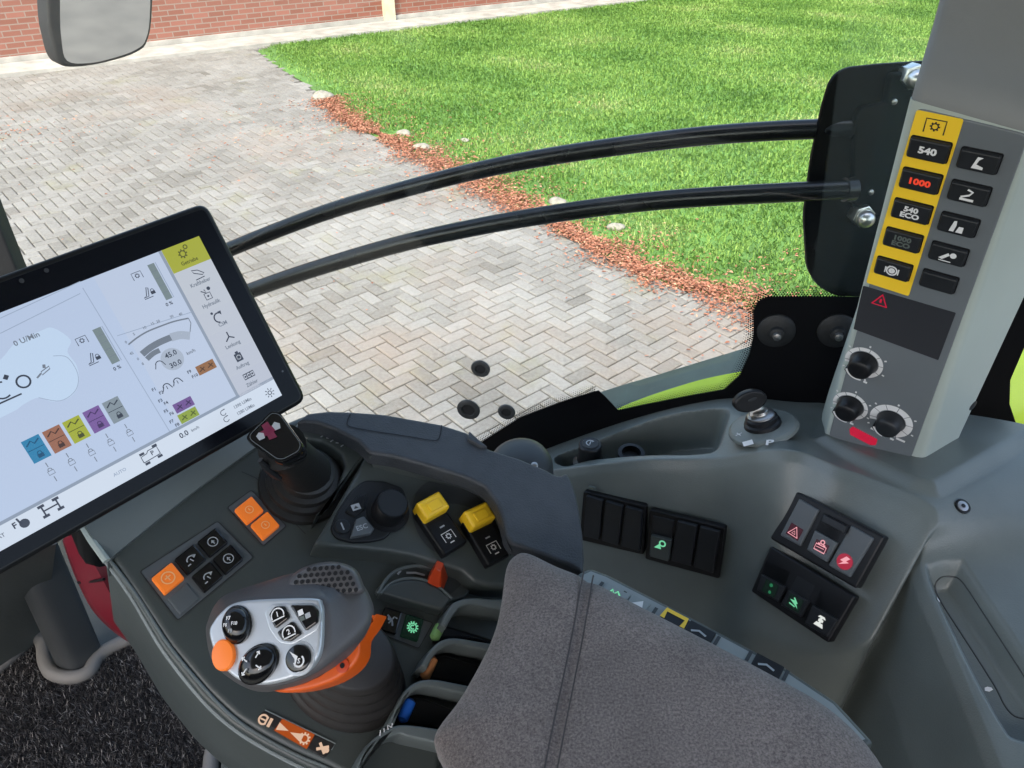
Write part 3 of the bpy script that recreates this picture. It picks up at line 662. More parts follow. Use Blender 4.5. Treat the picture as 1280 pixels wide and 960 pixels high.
    b = MB(); b.grid(np.array([G_[0], mid_, G_[1], G_[1] + V3(0, 0, -.01)]), 'console'); b.build('inner_wall', root, sharp=60)
    # grey strip of small keys that shows beside the pad
    Z = Fr.px((0, 0, 1), onz(800, 750, -.442), (745, 712), (985, 838))
    st = [(716, 740), (722, 716), (738, 709), (760, 717), (870, 773), (980, 832), (1046, 876), (1094, 928), (1060, 940), (900, 850), (780, 790)]
    b = MB(); b.prism(Z, Z.pp(st), -.05, 0, 'strip', .003, 3, r=.003, side='console'); so = b.build('key_strip', root)
    def zc(u, v): return Z.q(u, v)
    for kind, u, v in (('g_green', 771, 741), ('white', 800, 753), ('yellow', 845, 773), ('black', 877, 788), ('black', 961, 830)):
        c = zc(u, v); k = MB(); k.prism(Z, rect(c[0], c[1] - .004, .0095 if kind != 'white' else .007, .007), -.001, .0015, 'strip' if kind in ('g_green', 'white') else 'black', .0006, 2, r=.001)
        p = Pen(k, Z, c[0], c[1] - .002, .0019, .004, 'grey_print')
        if kind == 'g_green': Pen(k, Z, c[0], c[1] - .002, .0019, .004, 'g_green').line([(-1, -.6), (-.8, .4), (-.2, -.4), (.2, .5), (.9, -.2)], .4)
        elif kind == 'white': Pen(k, Z, c[0], c[1] - .002, .0019, .005, 'white').poly([(-1.2, -1), (1, -1), (.4, .6)])
        elif kind == 'yellow': Pen(k, Z, c[0], c[1] - .001, .0019, .005, 'yprint').line([(-1.6, -1), (-1.6, .6), (1.4, .6), (1.4, -1)], .7)
        else: p.line([(-1.4, -.9), (-.2, -.2), (1.2, -.6)], .4)
        k.build('button', so)
        for x in (-.013, .012): 
            if kind != 'yellow': b2 = MB(); b2.flat(Z, rect(c[0] + x, c[1] - .002, .0012, .0045), .0004, 'console_dark'); b2.build('slot', so)
build_arm_console()

# small joystick
def build_cross_lever():
    base = C.w(*C.q(378, 606)); root = thing('small_joystick', 'black crosswise joystick with white and purple cross symbol on its head', 'joystick', base)
    a_, b_ = C.q(379, 606)
    b = MB(); b.lathe(C, a_, b_, [(.037, .0005), (.036, .004), (.031, .005), (.031, .011), (.027, .012), (.0265, .018), (.0225, .019), (.022, .026), (.016, .029)], 'rubber', 36); b.build('boot', root)
    hc = at(342, 547, .545); n = unit(V3(.05, -.42, .85))
    HF = Fr.px(n, hc, (348, 579.5), (379, 558))
    axis = unit(hc - C.w(a_, b_, .02))
    hd = [(304.6, 547), (339.6, 513), (350, 516), (379, 556), (376, 566), (350, 580)]
    q_ = HF.pp(hd); p = rnd(ccw(q_), .006, 5)
    ctr = np.mean(np.array(p), 0); rings = []
    for h, sc in ((-.034, .55), (-.026, .80), (-.016, .96), (-.006, 1.03), (-.0015, 1.02), (0, .985)):
        rings.append([HF.w(*(ctr + (np.array(x) - ctr) * sc), 0) - axis * (-h) * 1.0 for x in p])
    b = MB(); b.loft(rings, 'gloss'); b.ribbon(HF, [tuple(ctr + (np.array(x) - ctr) * .90) for x in p], .0006, .0006, 'panel', True)  # paler ribbon painted round the head as its chamfer highlight
    hd_o = b.build('lever_head', root, sharp=50)
    m = MB(); k = Pen(m, HF, *HF.q(337, 539), .0008, .0046, 'g_maroon', HF_rot(HF, (320, 550), (356, 530)))
    k.poly([(-.7, -1.4), (.5, -1.6), (.5, 1.6), (-.6, 1.5)]).poly([(-1.4, -.5), (1.4, -.5), (1.4, .6), (-1.4, .6)])
    k.m = M['grey_print']; k.h = .0012; k.poly([(.8, -.5), (1.6, -.6), (1.9, .2), (1.3, .9), (.7, .5)]).poly([(-2.0, -.7), (-1.1, -.8), (-.9, .1), (-1.5, .6), (-2.1, .2)])
    m.build('cross_symbol', hd_o)
    st = MB(); p0 = C.w(a_, b_, .022); p1 = hc - axis * .022
    st.tube([p0, p0 + (p1 - p0) * .3, p0 + (p1 - p0) * .7, p1], [.020, .018, .016, .018], 'rubber', 20); st.build('lever_stem', root)
    g = MB(); g.tube([at(325, 575, .555), at(333, 584, .56), at(341, 592, .57), at(350, 598, .58)], [.0022, .003, .003, .002], 'key', 8); g.build('trigger', root)
def HF_rot(f, p1, p2):
    d = np.array(f.q(*p2)) - np.array(f.q(*p1)); return math.atan2(d[1], d[0])
build_cross_lever()

# big multifunction lever
def build_drive_lever():
    JF = Fr.px((-.22, -.52, .80), at(335, 800, .45), (300, 850), (400, 845))
    a_, b_ = C.q(432, 850)
    root = thing('multifunction_lever', 'large grey drive lever with silver key face and orange collar on a rubber boot', 'joystick', C.w(a_, b_))
    b = MB(); prof = []
    for k in range(5):
        r0 = .0470 - .0030 * k; h = .001 + .012 * k
        prof += [(r0 - .0015, h), (r0 + .0004, h + .003), (r0 + .0002, h + .006), (r0 - .0018, h + .0090), (r0 - .0042, h + .0105)]
    dl_ = np.array(C.q(400, 925)) - np.array(C.q(340, 896)); BR = math.atan2(dl_[1], dl_[0])
    sh = np.array(C.q(420, 842)) - np.array(C.q(432, 850))
    vs = []; n = 40; fs = []
    for k, (r, h) in enumerate(prof):
        t = h / .06; cx, cy = a_ + sh[0] * t * 1.2, b_ + sh[1] * t * 1.2
        for x, y in circ(cx, cy, r, n, r * .76, 0, BR): vs.append(C.w(x, y, h))
    for k in range(len(prof) - 1):
        for i in range(n): j = (i + 1) % n; fs.append((k * n + i, k * n + j, (k + 1) * n + j, (k + 1) * n + i))
    fs.append(tuple((len(prof) - 1) * n + i for i in range(n))); b.add(vs, fs, 'boot'); b.build('boot', root, sharp=60)
    face = [(262, 792), (268, 776), (278, 764), (292, 754), (320, 749), (392, 747), (403, 754), (405, 770), (404, 806), (398, 826), (384, 841), (360, 851), (330, 857), (304, 853), (287, 842), (272, 824)]
    fp = np.array(crom(JF.pp(face), 4, True)); N = len(fp); c0 = fp.mean(0)
    # grip body: rings from behind the face plate out towards the back
    sil = [(257, 792), (260, 774), (268, 756), (284, 742), (330, 727), (360, 718), (400, 714), (436, 716), (458, 735), (469, 768), (455, 798), (436, 822), (400, 846), (364, 860), (316, 864), (268, 832)]
    bk = [(310, 800), (312, 785), (322, 760), (340, 735), (362, 720), (405, 708), (440, 713), (460, 736), (468, 766), (458, 790), (440, 815), (415, 838), (385, 850), (355, 855), (335, 845), (318, 825)]
    def ring(px, h): return np.array([JF.w(*p, h) for p in crom(JF.pp(px, h), 4, True)])
    f3 = np.array([JF.w(*p, 0) for p in fp])
    big = np.array([JF.w(*(c0 + (p - c0) * 1.075), -.005) for p in fp])
    s1 = ring(sil, -.022); s2 = ring(sil, -.036); b3 = ring(bk, -.055); b4 = ring(bk, -.066); cc = b4.mean(0)
    rings = [f3, big, big * .45 + s1 * .55, s1 * .8 + s2 * .2, s2, s2 * .5 + b3 * .5, b3, b4 * .8 + cc * .2, b4 * .4 + cc * .6]
    b = MB(); b.loft(rings, 'grey'); body = b.build('grip_body', root, sharp=70)
    sm = body.modifiers.new('sub', 'SUBSURF'); sm.levels = 1; sm.render_levels = 1
    # perforated hump behind the face
    hump = [(352, 738), (358, 726), (374, 712), (392, 705), (412, 702), (432, 705), (446, 713), (453, 727), (456, 740), (440, 744), (405, 745), (375, 744)]
    def hr(h, k):
        p = np.array(crom(JF.pp(hump, h), 4, True)); c = p.mean(0); return np.array([JF.w(*(c + (x - c) * k), h) for x in p])
    b = MB(); b.loft([hr(-.05, 1.0), hr(-.030, 1.0), hr(-.020, .97), hr(-.0160, .90), hr(-.0142, .78)], 'grey')
    hh = -.0139; hpoly = JF.pp(hump, hh); cen = np.mean(np.array(hpoly), 0)
    hp = np.array(crom(hpoly, 4, True)); hp = cen + (hp - cen) * .86
    def inside(x, y, P):
        r = False; j = len(P) - 1
        for i in range(len(P)):
            if (P[i][1] > y) != (P[j][1] > y) and x < (P[j][0] - P[i][0]) * (y - P[i][1]) / (P[j][1] - P[i][1]) + P[i][0]: r = not r
            j = i
        return r
    holes = MB(); st = .0040
    for i in range(-16, 17):
        for j in range(-10, 11):
            x = cen[0] + st * (i + .5 * (j % 2)); y = cen[1] + st * .9 * j
            if inside(x, y, hp): holes.flat(JF, circ(x, y, .00145, 8), hh + .0003, 'black')
    hb = b.build('grille_hump', root, sharp=60); holes.build('grille', hb)
    # orange collar under the face
    col = [(338, 861), (372, 852), (396, 842), (412, 830), (421, 815), (427, 803), (445, 793), (469, 767), (461, 784), (450, 800), (448, 820), (437, 837), (415, 852), (385, 862), (355, 866)]
    for h0, nm in ((-.026, 'orange'),):
        b = MB(); b.prism(JF, crom(JF.pp(col, h0), 3, True), h0 - .018, h0, nm, .002, 3); co = b.build('orange_collar', root, sharp=50)
    b = MB(); b.lathe(JF, *JF.q(428, 832, -.025), [(.0042, -.026), (.0042, -.0248), (.0028, -.0246)], 'redorange', 18); b.flat(JF, circ(*JF.q(428, 832, -.0245), .0016, 12), -.0243, 'black'); b.build('collar_bolt', co)
    # silver plate
    b = MB(); b.prism(JF, [tuple(c0 + (p - c0) * .985) for p in fp], -.002, .0022, 'silver', .0018, 3); fo = b.build('face_plate', root, sharp=45)
    h = .0022
    rj = HF_rot(JF, (290, 800), (400, 790))
    bz = MB(); bz.prism(JF, JF.pp([(331, 765), (340, 755), (392, 754), (401, 761), (402, 776), (397, 788), (366, 806), (350, 804), (337, 786)], h), h - .001, h + .0008, 'silver', .0006, 2, r=.003); bo = bz.build('key_frame', fo)
    def kic(t, u, v):
        return lambda b: Pen(b, JF, *JF.q(u, v, h + .0035), h + .0036, .0044, 'white', rj + .35).arc(0, 0, .9, -20, 200, .18).line([(-.9, -.5), (.9, -.5)], .18).text(t, 1.0, 0, .1)
    key_on(bo, JF, JF.pp([(335, 768), (342, 758), (354, 757), (361, 772), (343, 786)], h + .003), h, h + .003, 'gloss', kic('1', 347, 769), .0012, .0015)
    key_on(bo, JF, JF.pp([(345, 790), (364, 776), (376, 792), (362, 802), (352, 801)], h + .003), h, h + .003, 'gloss', kic('2', 361, 791), .0012, .0015)
    key_on(bo, JF, JF.pp([(361, 756), (390, 756), (397, 763), (396, 778), (381, 789)], h + .003), h, h + .003, 'gloss', lambda b: Pen(b, JF, *JF.q(380, 769, h + .0033), h + .0036, .0030, 'white', rj + .35).poly([(-1, .2), (.1, .2), (.1, 1.3), (-1, 1.3)]).poly([(.2, -.9), (1.3, -.9), (1.3, .1), (.2, .1)], 'grey_print').poly([(-.9, -.9), (0, -.9), (0, .0), (-.9, .0)], 'dim_print'), .0012, .0015)
    def domed(u, v, rx, ry, rot, sym):
        b = MB(); a, c = JF.q(u, v, h); pr = [(1.06, 0), (1.06, .0012), (.98, .0016)] + [(.97 * math.cos(t), .0016 + .0062 * math.sin(t)) for t in np.linspace(.1, 1.35, 8)]
        b.lathe(JF, a, c, [(r * rx, h + z) for r, z in pr], 'gloss', 36, ry / rx, rot)
        sym(b, a, c); b.build('rocker_button', fo, sharp=60)
    def s1_(b, a, c):
        p = Pen(b, JF, a, c, h + .0081, .0029, 'white', rj); p.text('F7', 1.0, -.5, 1.1, bold=.03).text('F10', .95, .9, .0, bold=.03).text('F8', .95, -1.1, -.2, bold=.02); p.m = M['grey_print']; p.text('F9', 1.0, .1, -1.4, bold=.02)
    def s2_(b, a, c):
        p = Pen(b, JF, a, c, h + .0088, .0034, 'white', rj + .2)
        for x, y, r in ((-1.1, .9, 2.3), (1.3, 1.1, .8), (-1.4, -1.0, 3.9), (1.2, -.9, 5.5)):
            co, si = math.cos(r), math.sin(r); p.line([(x - .6 * co, y - .6 * si), (x + .6 * co, y + .6 * si)], .22); p.line([(x + .6 * co + .5 * math.cos(r + 2.4), y + .6 * si + .5 * math.sin(r + 2.4)), (x + .6 * co, y + .6 * si), (x + .6 * co + .5 * math.cos(r - 2.4), y + .6 * si + .5 * math.sin(r - 2.4))], .22)
    domed(297, 781, .0088, .0108, .35, s1_); domed(324, 830, .0125, .0098, .55, s2_)
    b = MB(); a, c = JF.q(281, 819, h); b.lathe(JF, a, c, [(.0072, -.002), (.0072, .0042), (.0066, .0050), (.003, .0054)], 'oled', 28, 1.25, .3); b.build('orange_button', fo)
    b = MB(); a, c = JF.q(374, 823, h); b.lathe(JF, a, c, [(.0098, h - .0004), (.0095, h + .0003), (.0080, h + .0004)], 'silver', 28, cap=False); b.lathe(JF, a, c, [(.0074, h), (.0074, h + .0022), (.0066, h + .0028)], 'gloss', 28)
    p = Pen(b, JF, a, c, h + .0031, .0050, 'white', rj - .1); p.poly([(-1, .7), (.1, .2), (-.1, -1), (-.25, -.1)]).arc(.3, -.3, .6, 200, 420, .2).text('S', .8, .3, -.3); b.build('round_button', fo)
build_drive_lever()

# the fabric pad
def build_pad():
    Z = Fr.px((0, 0, 1), onz(800, 850, -.422), (640, 690), (985, 848))
    out = [(632, 704), (640, 689), (655, 684), (690, 700), (732, 717), (800, 752), (900, 803), (985, 848), (1040, 880), (1082, 917), (1112, 958), (1130, 1010), (1100, 1080), (900, 1100), (640, 1075), (580, 990), (548, 930), (543, 908), (572, 868), (600, 820), (618, 780), (627, 740)]
    p = np.array(crom(Z.pp(out), 8, True)); c = np.array(Z.q(800, 880)); seam = np.array(crom(Z.pp([(736, 715), (732, 740), (722, 800), (708, 870), (690, 960), (670, 1075)]), 10))
    def hgt(r, x):
        z = .020 * (1 - r ** 5) ** .5 - .010
        d = np.min(np.hypot(seam[:, 0] - x[0], seam[:, 1] - x[1]))
        return z - .0030 * math.exp(-(d / .0045) ** 2)
    rs = [.0002] + list(np.linspace(.02, .86, 40)) + list(np.linspace(.87, .97, 12)) + [.98, .99, .996, 1.0]
    P = [];
    for r in rs: P.append([Z.w(*(c + (x - c) * r), hgt(min(r, 1), c + (x - c) * r)) for x in p])
    P.append([Z.w(*(c + (x - c) * .99), -.026) for x in p]); P.append([Z.w(*(c + (x - c) * .9), -.030) for x in p])
    root = thing('armrest_pad', 'grey fabric armrest pad with stitched seam in front of the side console', 'armrest', Z.w(*c, -.03))
    b = MB(); b.grid(np.array(P), 'fabric', True); b.build('cushion', root, sharp=80)
    pb = MB(); low = rnd([tuple(c + (x - c) * .93) for x in p[::4]], .02); pb.prism(Z, low, -.36, -.022, 'console_dark', .004, 2); pb.build('armrest_light_block', root)  # unseen body added under the pad to block light from the left
    s = MB()
    for off in (-.0035, .0035):
        pts = []
        for k in range(len(seam)):
            d = seam[min(k + 1, len(seam) - 1)] - seam[max(k - 1, 0)]; d = d / np.linalg.norm(d); x = seam[k] + np.array([-d[1], d[0]]) * off
            v = x - c; dirn = v / np.linalg.norm(v); 
            rr = np.linalg.norm(v) / max(1e-6, np.max([0] + [np.dot(q - c, dirn) for q in p if np.dot(q - c, dirn) > .995 * np.linalg.norm(q - c)]) or 1)
            if rr < .985: pts.append(Z.w(*x, hgt(rr, x) + .0001))
        st = []
        for a, b2 in zip(pts[:-1], pts[1:]):
            st.append((a, b2))
        s.tube(pts, .00055, 'seam', 6)
    s.build('seam', root)
build_pad()

# =================================================================== side console
SB = {}
def build_side_console():
    HL = at(1020, 700, .762)
    lip = [at(640, 593, .93), at(705, 586, .90), at(800, 576, .85), at(890, 575, .823), onpl(985, 564, W.ez, W.o), onpl(1060, 590, H.ez, HL), onpl(1145, 624, H.ez, HL), onpl(1168, 652, H.ez, HL),
           onz(1146, 706, -.532), onz(1183, 800, -.540), onz(1240, 940, -.545), onz(1290, 1080, -.55)]
    back = [onpl(u, v, Wn, WP) for u, v in ((620, 588), (680, 562), (779, 527), (866, 504), (930, 497), (1020, 503))] + [onz(1300, 545, -.49), onz(1345, 620, -.495), onz(1400, 700, -.505), onz(1430, 800, -.515), onz(1480, 940, -.52), onz(1520, 1080, -.525)]
    wp = lambda u, v: onpl(u, v, W.ez, W.o); hp = lambda u, v: onpl(u, v, H.ez, H.o)
    mid = [wp(650, 750), wp(720, 760), wp(810, 780), wp(893, 785), hp(928, 785), hp(978, 808), hp(1050, 815), hp(1098, 800)] + [lip[k] + V3(-.024, -.014, -.085) for k in range(8, 12)]
    low = [m + V3(-.012, -.010, -.16) for m in mid]
    bot = [p + V3(0, 0, -.40) for p in low]
    rows = []
    for k in range(12):
        b_, l_ = back[k], lip[k]; d = unit(b_ - l_); m_ = mid[k]; e = unit(m_ - l_)
        r1 = l_ + d * .016; r3 = l_ + e * .012
        seq = [(b_, r1, 130), (r1, l_ + d * .004, 12), (l_ + d * .004, r3, 12), (r3, m_, 40), (m_, low[k], 40), (low[k], bot[k], 20)]
        pts = []
        for p, q, n in seq:
            for i in range(n): pts.append(p + (q - p) * i / n)
        pts.append(bot[k]); rows.append(pts)
    rows = np.array(rows)                       # (cols, samples, 3)
    # along the console
    cols = []
    N = 12; sub = 34
    for i in range(N - 1):
        g = lambda k: rows[min(max(k, 0), N - 1)]
        a, b_, c, d = g(i - 1), g(i), g(i + 1), g(i + 2)
        for k in range(sub):
            t = k / sub; cols.append(.5 * (2 * b_ + (c - a) * t + (2 * a - 5 * b_ + 4 * c - d) * t * t + (3 * b_ - a - 3 * c + d) * t ** 3))
    cols.append(rows[-1]); G = np.array(cols)
    for _ in range(4): G[:, 132:-1] = .25 * G[:, 131:-2] + .5 * G[:, 132:-1] + .25 * G[:, 133:]
    for _ in range(6): G[1:-1] = .25 * G[:-2] + .5 * G[1:-1] + .25 * G[2:]
    wgt = np.clip((np.arange(G.shape[1]) - 158) / 40, 0, 1)[None, :, None]
    for _ in range(300):
        Gs = .25 * G[:-2] + .5 * G[1:-1] + .25 * G[2:]; G[1:-1] = G[1:-1] * (1 - wgt) + Gs * wgt
    # pockets and plinth, pressed into / raised from the deck
    def sdf(P, poly):
        poly = np.array(poly); x = P[..., 0]; y = P[..., 1]; dmin = np.full(x.shape, 1e9); ins = np.zeros(x.shape, bool)
        for i in range(len(poly)):
            a, b2 = poly[i - 1], poly[i]; ex, ey = b2 - a; L = ex * ex + ey * ey + 1e-12
            t = np.clip(((x - a[0]) * ex + (y - a[1]) * ey) / L, 0, 1); dmin = np.minimum(dmin, np.hypot(x - a[0] - t * ex, y - a[1] - t * ey))
            cond = ((a[1] > y) != (b2[1] > y)) & (x < (b2[0] - a[0]) * (y - a[1]) / (b2[1] - a[1] + 1e-12) + a[0]); ins ^= cond
        return np.where(ins, dmin, -dmin)
    def sstep(d, w): t = np.clip(d / w, 0, 1); return t * t * (3 - 2 * t)
    dn = np.cross(lip[3] - lip[1], back[3] - lip[3]); dn = unit(dn if dn[2] > 0 else -dn)
    R0, C0 = G.shape[0], 150
    bv0 = BVHTree.FromPolygons([tuple(p) for p in G[:, :C0].reshape(-1, 3)], [(i * C0 + j, i * C0 + j + 1, (i + 1) * C0 + j + 1, (i + 1) * C0 + j) for i in range(R0 - 1) for j in range(C0 - 1)])
    def dk(pts):
        out = []
        for u, v in pts:
            h = bv0.ray_cast(Vector(CAM), Vector(unit(ray(u, v))), 5)[0]; out.append(tuple((np.array(h) if h else onpl(u, v, dn, lip[2]))[:2]))
        return out
    tray = crom(dk([(706, 583), (692, 574), (704, 566), (740, 553), (790, 534), (830, 520), (868, 513), (902, 510), (911, 516), (906, 536), (900, 555), (891, 565), (874, 568), (800, 570), (735, 576)]), 4, True)
    pock = crom(dk([(1156, 716), (1165, 702), (1195, 698), (1214, 712), (1288, 822), (1345, 905), (1325, 935), (1270, 926), (1248, 905), (1200, 815)]), 4, True)
    plin = dk([(1028, 552), (1090, 583), (1140, 606), (1165, 612)]) + [tuple(onz(u, v, -.495)[:2]) for u, v in ((1232, 577), (1320, 530), (1420, 470), (1180, 430), (1060, 470))]
    deck = (np.arange(G.shape[1]) < 150)[None, :] * np.ones((G.shape[0], 1))
    G[..., 2] -= .058 * sstep(sdf(G, tray), .007) * deck
    G[..., 2] -= .022 * sstep(sdf(G, pock), .016) * deck
    G[..., 2] += .009 * sstep(sdf(G, plin) + .014, .018) * deck
    root = thing('side_console', 'moulded grey side console with storage tray, rocker switches and ignition plate', 'side console', V3(.2, .6, 1.55))
    mb = MB(); mb.grid(G, 'side'); o = mb.build('console_moulding', root, sharp=60, fix=False)
    R_, C_ = G.shape[:2]; fs = [(i * C_ + j, i * C_ + j + 1, (i + 1) * C_ + j + 1, (i + 1) * C_ + j) for i in range(R_ - 1) for j in range(C_ - 1)]
    bvh = BVHTree.FromPolygons([tuple(p) for p in G.reshape(-1, 3)], fs); SB['side'] = bvh
    def hit(u, v):
        p, n, _, _ = bvh.ray_cast(Vector(CAM), Vector(unit(ray(u, v))), 5)
        n = np.array(n) if p else V3(0, 0, 1); p = np.array(p) if p else onz(u, v, -.52)
        return p, (n if np.dot(n, CAM - p) > 0 else -n)
    SB['hit'] = hit
    # joint of the long insert in the pocket, and two small white marks
    b = MB(); ln = crom([(1283, 850), (1230, 768), (1203, 728), (1190, 721), (1176, 722), (1169, 733), (1176, 752), (1210, 805), (1243, 857), (1256, 882), (1268, 895), (1283, 899)], 6)
    b.tube([hit(*p)[0] for p in ln], .0007, 'console_dark', 6); b.build('insert_joint', root)
    for u, v in ((1172, 750), (1235, 862)):
        p, n = hit(u, v); f = Fr(p + n * .0006, V3(1, 0, 0), n); b = MB(); b.flat(f, [(-.003, -.001), (0, -.0022), (.0034, -.0008), (.003, .0012), (.0006, .0022), (-.002, .0016)], 0, 'white'); b.build('white_mark', root)
    p, n = hit(1203, 633); f = Fr(p, V3(1, 0, 0), n); b = MB(); b.lathe(f, 0, 0, [(.0072, -.001), (.0072, .0008), (.0060, .0012)], 'black', 20, cap=False); b.lathe(f, 0, 0, [(.0056, .0), (.0050, .0012), (.0025, .0016)], 'steel', 18); b.flat(f, circ(0, 0, .0022, 6), .0019, 'black'); b.build('screw', root)
    # rocker row
    def quad(fr, pts, h0, h1, m, par, icon=None, nm='rocker_switch', label=None):
        b = MB(); b.prism(fr, fr.pp(pts, h1), h0, h1, m, .0014, 2, r=.0015)
        if icon: icon(b)
        return b.build(nm, par, label=label)
    for bz in ([(729, 614), (807, 633), (804, 694), (724, 675)], [(812, 637), (907, 660), (899, 724), (806, 699)]):
        b = MB(); b.prism(W, W.pp(bz, .004), -.004, .004, 'black', .0015, 3, r=.003); par = b.build('rocker_panel', root)
        if bz[0][0] < 800: tops = [(731, 618), (755, 625), (780, 632), (804, 638)]; bots = [(727, 671.5), (750, 677), (774, 684), (801, 691)]
        else: tops = [(814.5, 643), (845, 650), (873, 657), (901, 664)]; bots = [(809, 695), (836, 702), (865, 710), (893, 719)]
        for k in range(3):
            g = 1.6; q = [(tops[k][0] + g, tops[k][1] + 1.5), (tops[k + 1][0] - g, tops[k + 1][1] + 1), (bots[k + 1][0] - g, bots[k + 1][1] - 1.5), (bots[k][0] + g, bots[k][1] - 1)]
            lit = bz[0][0] > 800 and k == 0
            if not lit: quad(W, q, .001, .0085, 'key', par)
            else:
                ml, mr = [(q[0][i] + q[3][i]) / 2 for i in (0, 1)], [(q[1][i] + q[2][i]) / 2 for i in (0, 1)]
                o_ = quad(W, q, .001, .0055, 'key', par, label='rocker switch with green lit work lamp symbol')
                def ic(b): 
                    p = Pen(b, W, *W.q(825, 681, .0105), .0108, .0058, 'g_green', .1); p.poly([(-1.2, -.7), (.2, -.9), (.0, .3)]).circle(.5, .35, .55, .3)
                quad(W, [tuple(ml), tuple(mr), (q[2][0] + 1, q[2][1] + 2), (q[3][0] + 1, q[3][1] + 2)], .004, .0105, 'console', o_, ic, 'lit_half')
    p, n = hit(735, 607); b = MB(); b.prism(W, rect(*W.q(741, 609), .004, .0016), 0, .003, 'dim_print', .0008, 2); b.build('switch_tab', root)
    # two blocks of three on the inner corner
    blocks = [([(994, 613), (1106, 671), (1070, 736), (962, 673)], [[(998.6, 623), (1023.4, 637.7), (1000, 683), (974.6, 669)], [(1028.5, 637.7), (1060.6, 653.7), (1033, 703), (1008, 687)], [(1063.5, 656.6), (1092, 672.7), (1062, 722), (1035, 707)]]),
              ([(963, 682), (1069, 746), (1035, 804), (938, 739)], [[(957, 697), (991, 715), (972.7, 753), (945.5, 737)], [(996, 717), (1022, 731.4), (1001, 771.5), (975, 756)], [(1026, 733), (1060, 752), (1034, 797), (1005, 779)]])]
    HB = H.up(.006)
    for bi, (bz, rk) in enumerate(blocks):
        b = MB(); b.prism(HB, HB.pp(bz, .006), -.006, .006, 'black', .002, 3, r=.0025); par = b.build('rocker_panel', root)
        for k, q in enumerate(rk):
            m1 = ['panel', 'black', 'panel'][k] if not bi else ['black', 'key', 'black'][k]
            lo = lambda t: [tuple(np.array(q[0]) * (1 - t) + np.array(q[3]) * t), tuple(np.array(q[1]) * (1 - t) + np.array(q[2]) * t)]
            o_ = quad(HB, q, .002, .009 if (not bi and k != 1) else .006, m1, par)
            base = .0094 if (not bi and k != 1) else .0105
            d = np.array(HB.q(*q[1])) - np.array(HB.q(*q[0])); rt = math.atan2(d[1], d[0])
            a, c_ = lo(.5); A, B = q[2], q[3]
            cen = ((a[0] + c_[0] + A[0] + B[0]) / 4, (a[1] + c_[1] + A[1] + B[1]) / 4)
            b = MB(); half = [a, c_, A, B]
            if bi or k == 1: b.prism(HB, HB.pp(half, .0100), .004, .0100, 'panel' if not bi else 'key', .0012, 2, r=.001); 
            ctr = HB.q(*cen, base)
            if not bi:
                mm = ['g_dpink', 'g_dpink', 'g_red'][k]
                if k == 2: b.flat(HB, circ(*ctr, .0075, 20), base, mm)
                else: b.flat(HB, rect(*ctr, .0068, .0062 if k == 0 else .004, rt), base + (.0 if k == 0 else -.0003), mm)
                p = Pen(b, HB, *ctr, base + .0004, .0052, 'g_pink', rt)
                if k == 0: p.line([(-1, -.8), (1, -.8), (0, .95)], .26, True).line([(-.35, -.45), (.35, -.45), (0, .15)], .16, True)
                if k == 1: p.line([(-1, -1), (1, -1), (1, .1), (-1, .1)], .2, True).line([(-.7, .3), (-.3, .3)], .25).line([(.3, .3), (.7, .3)], .25).circle(.0, .75, .35, .2).line([(-.8, -.4), (.7, -.3)], .12)
                if k == 2: p.poly([(-.1, 1), (.7, .9), (.2, .2), (.8, .15), (-.8, -1), (-.2, -.15), (-.8, -.1)])
            else:
                if k < 2: b.flat(HB, rect(*ctr, .0070, .0065, rt), base, 'g_greenpatch')
                p = Pen(b, HB, *ctr, base + .0004, .0052, ['g_dgreen', 'g_green', 'g_white'][k], rt)
                if k == 0: p.disc(0, .6, .35).disc(.2, -.7, .3)
                if k == 1: p.poly([(-1, .3), (0, .5), (.9, -.7), (-.2, -.1)]).line([(-.4, .9), (.5, .1)], .25).line([(-.9, -.4), (.3, -.6)], .22)
                if k == 2: p.poly([(-.9, -1), (.9, -1), (.6, -.3), (-.6, -.3)]).poly([(-.4, -.1), (.5, -.1), (.5, .4), (-.4, .4)]).poly([(-.7, .6), (.8, .6), (.5, 1), (-.4, 1)]).line([(0, -.4), (0, .7)], .4)
            b.build('lit_half', o_)
        if not bi:
            b = MB(); cen = HB.q(1043, 655, .012); d = np.array(HB.q(1060, 653)) - np.array(HB.q(1028, 637)); b.prism(HB, rect(*cen, .012, .0036, math.atan2(d[1], d[0])), .006, .014, 'key', .0012, 2); b.build('switch_lock', par)
    # ignition plate, lock
    DF = Fr.px(dn, onpl(945, 540, dn, lip[2]), (913, 536), (994, 530))
    p, n = hit(953, 556); DF.o = DF.o + dn * (np.dot(dn, p - DF.o) + .0005)
    b = MB(); a_, b_ = DF.q(954, 534); r = (DF.q(994, 530)[0] - DF.q(913, 538)[0]) / 2
    b.lathe(DF, a_, b_, [(r * 1.10, -.002), (r * 1.08, .001), (r * 1.0, .003), (r * .97, .0034)], 'side', 48)
    rk = 0
    Pen(b, DF, *DF.q(923.5, 543, .0035), .0038, .0038, 'white', .7).line([(-1, 0), (1, 0)], .3).line([(0, -1), (0, 1)], .3)
    Pen(b, DF, *DF.q(935, 554, .0035), .0038, .0052, 'white', .4).poly([(-1.1, -.9), (.9, -.9), (1.1, .9), (-.9, .9)]).arc(0, 0, .4, 0, 300, .2)
    b.text(DF, *DF.q(962, 553.5, .0035), .0038, 'P', .0135, 'white', 0, 1.2, .03)
    b.build('ignition_plate', root)
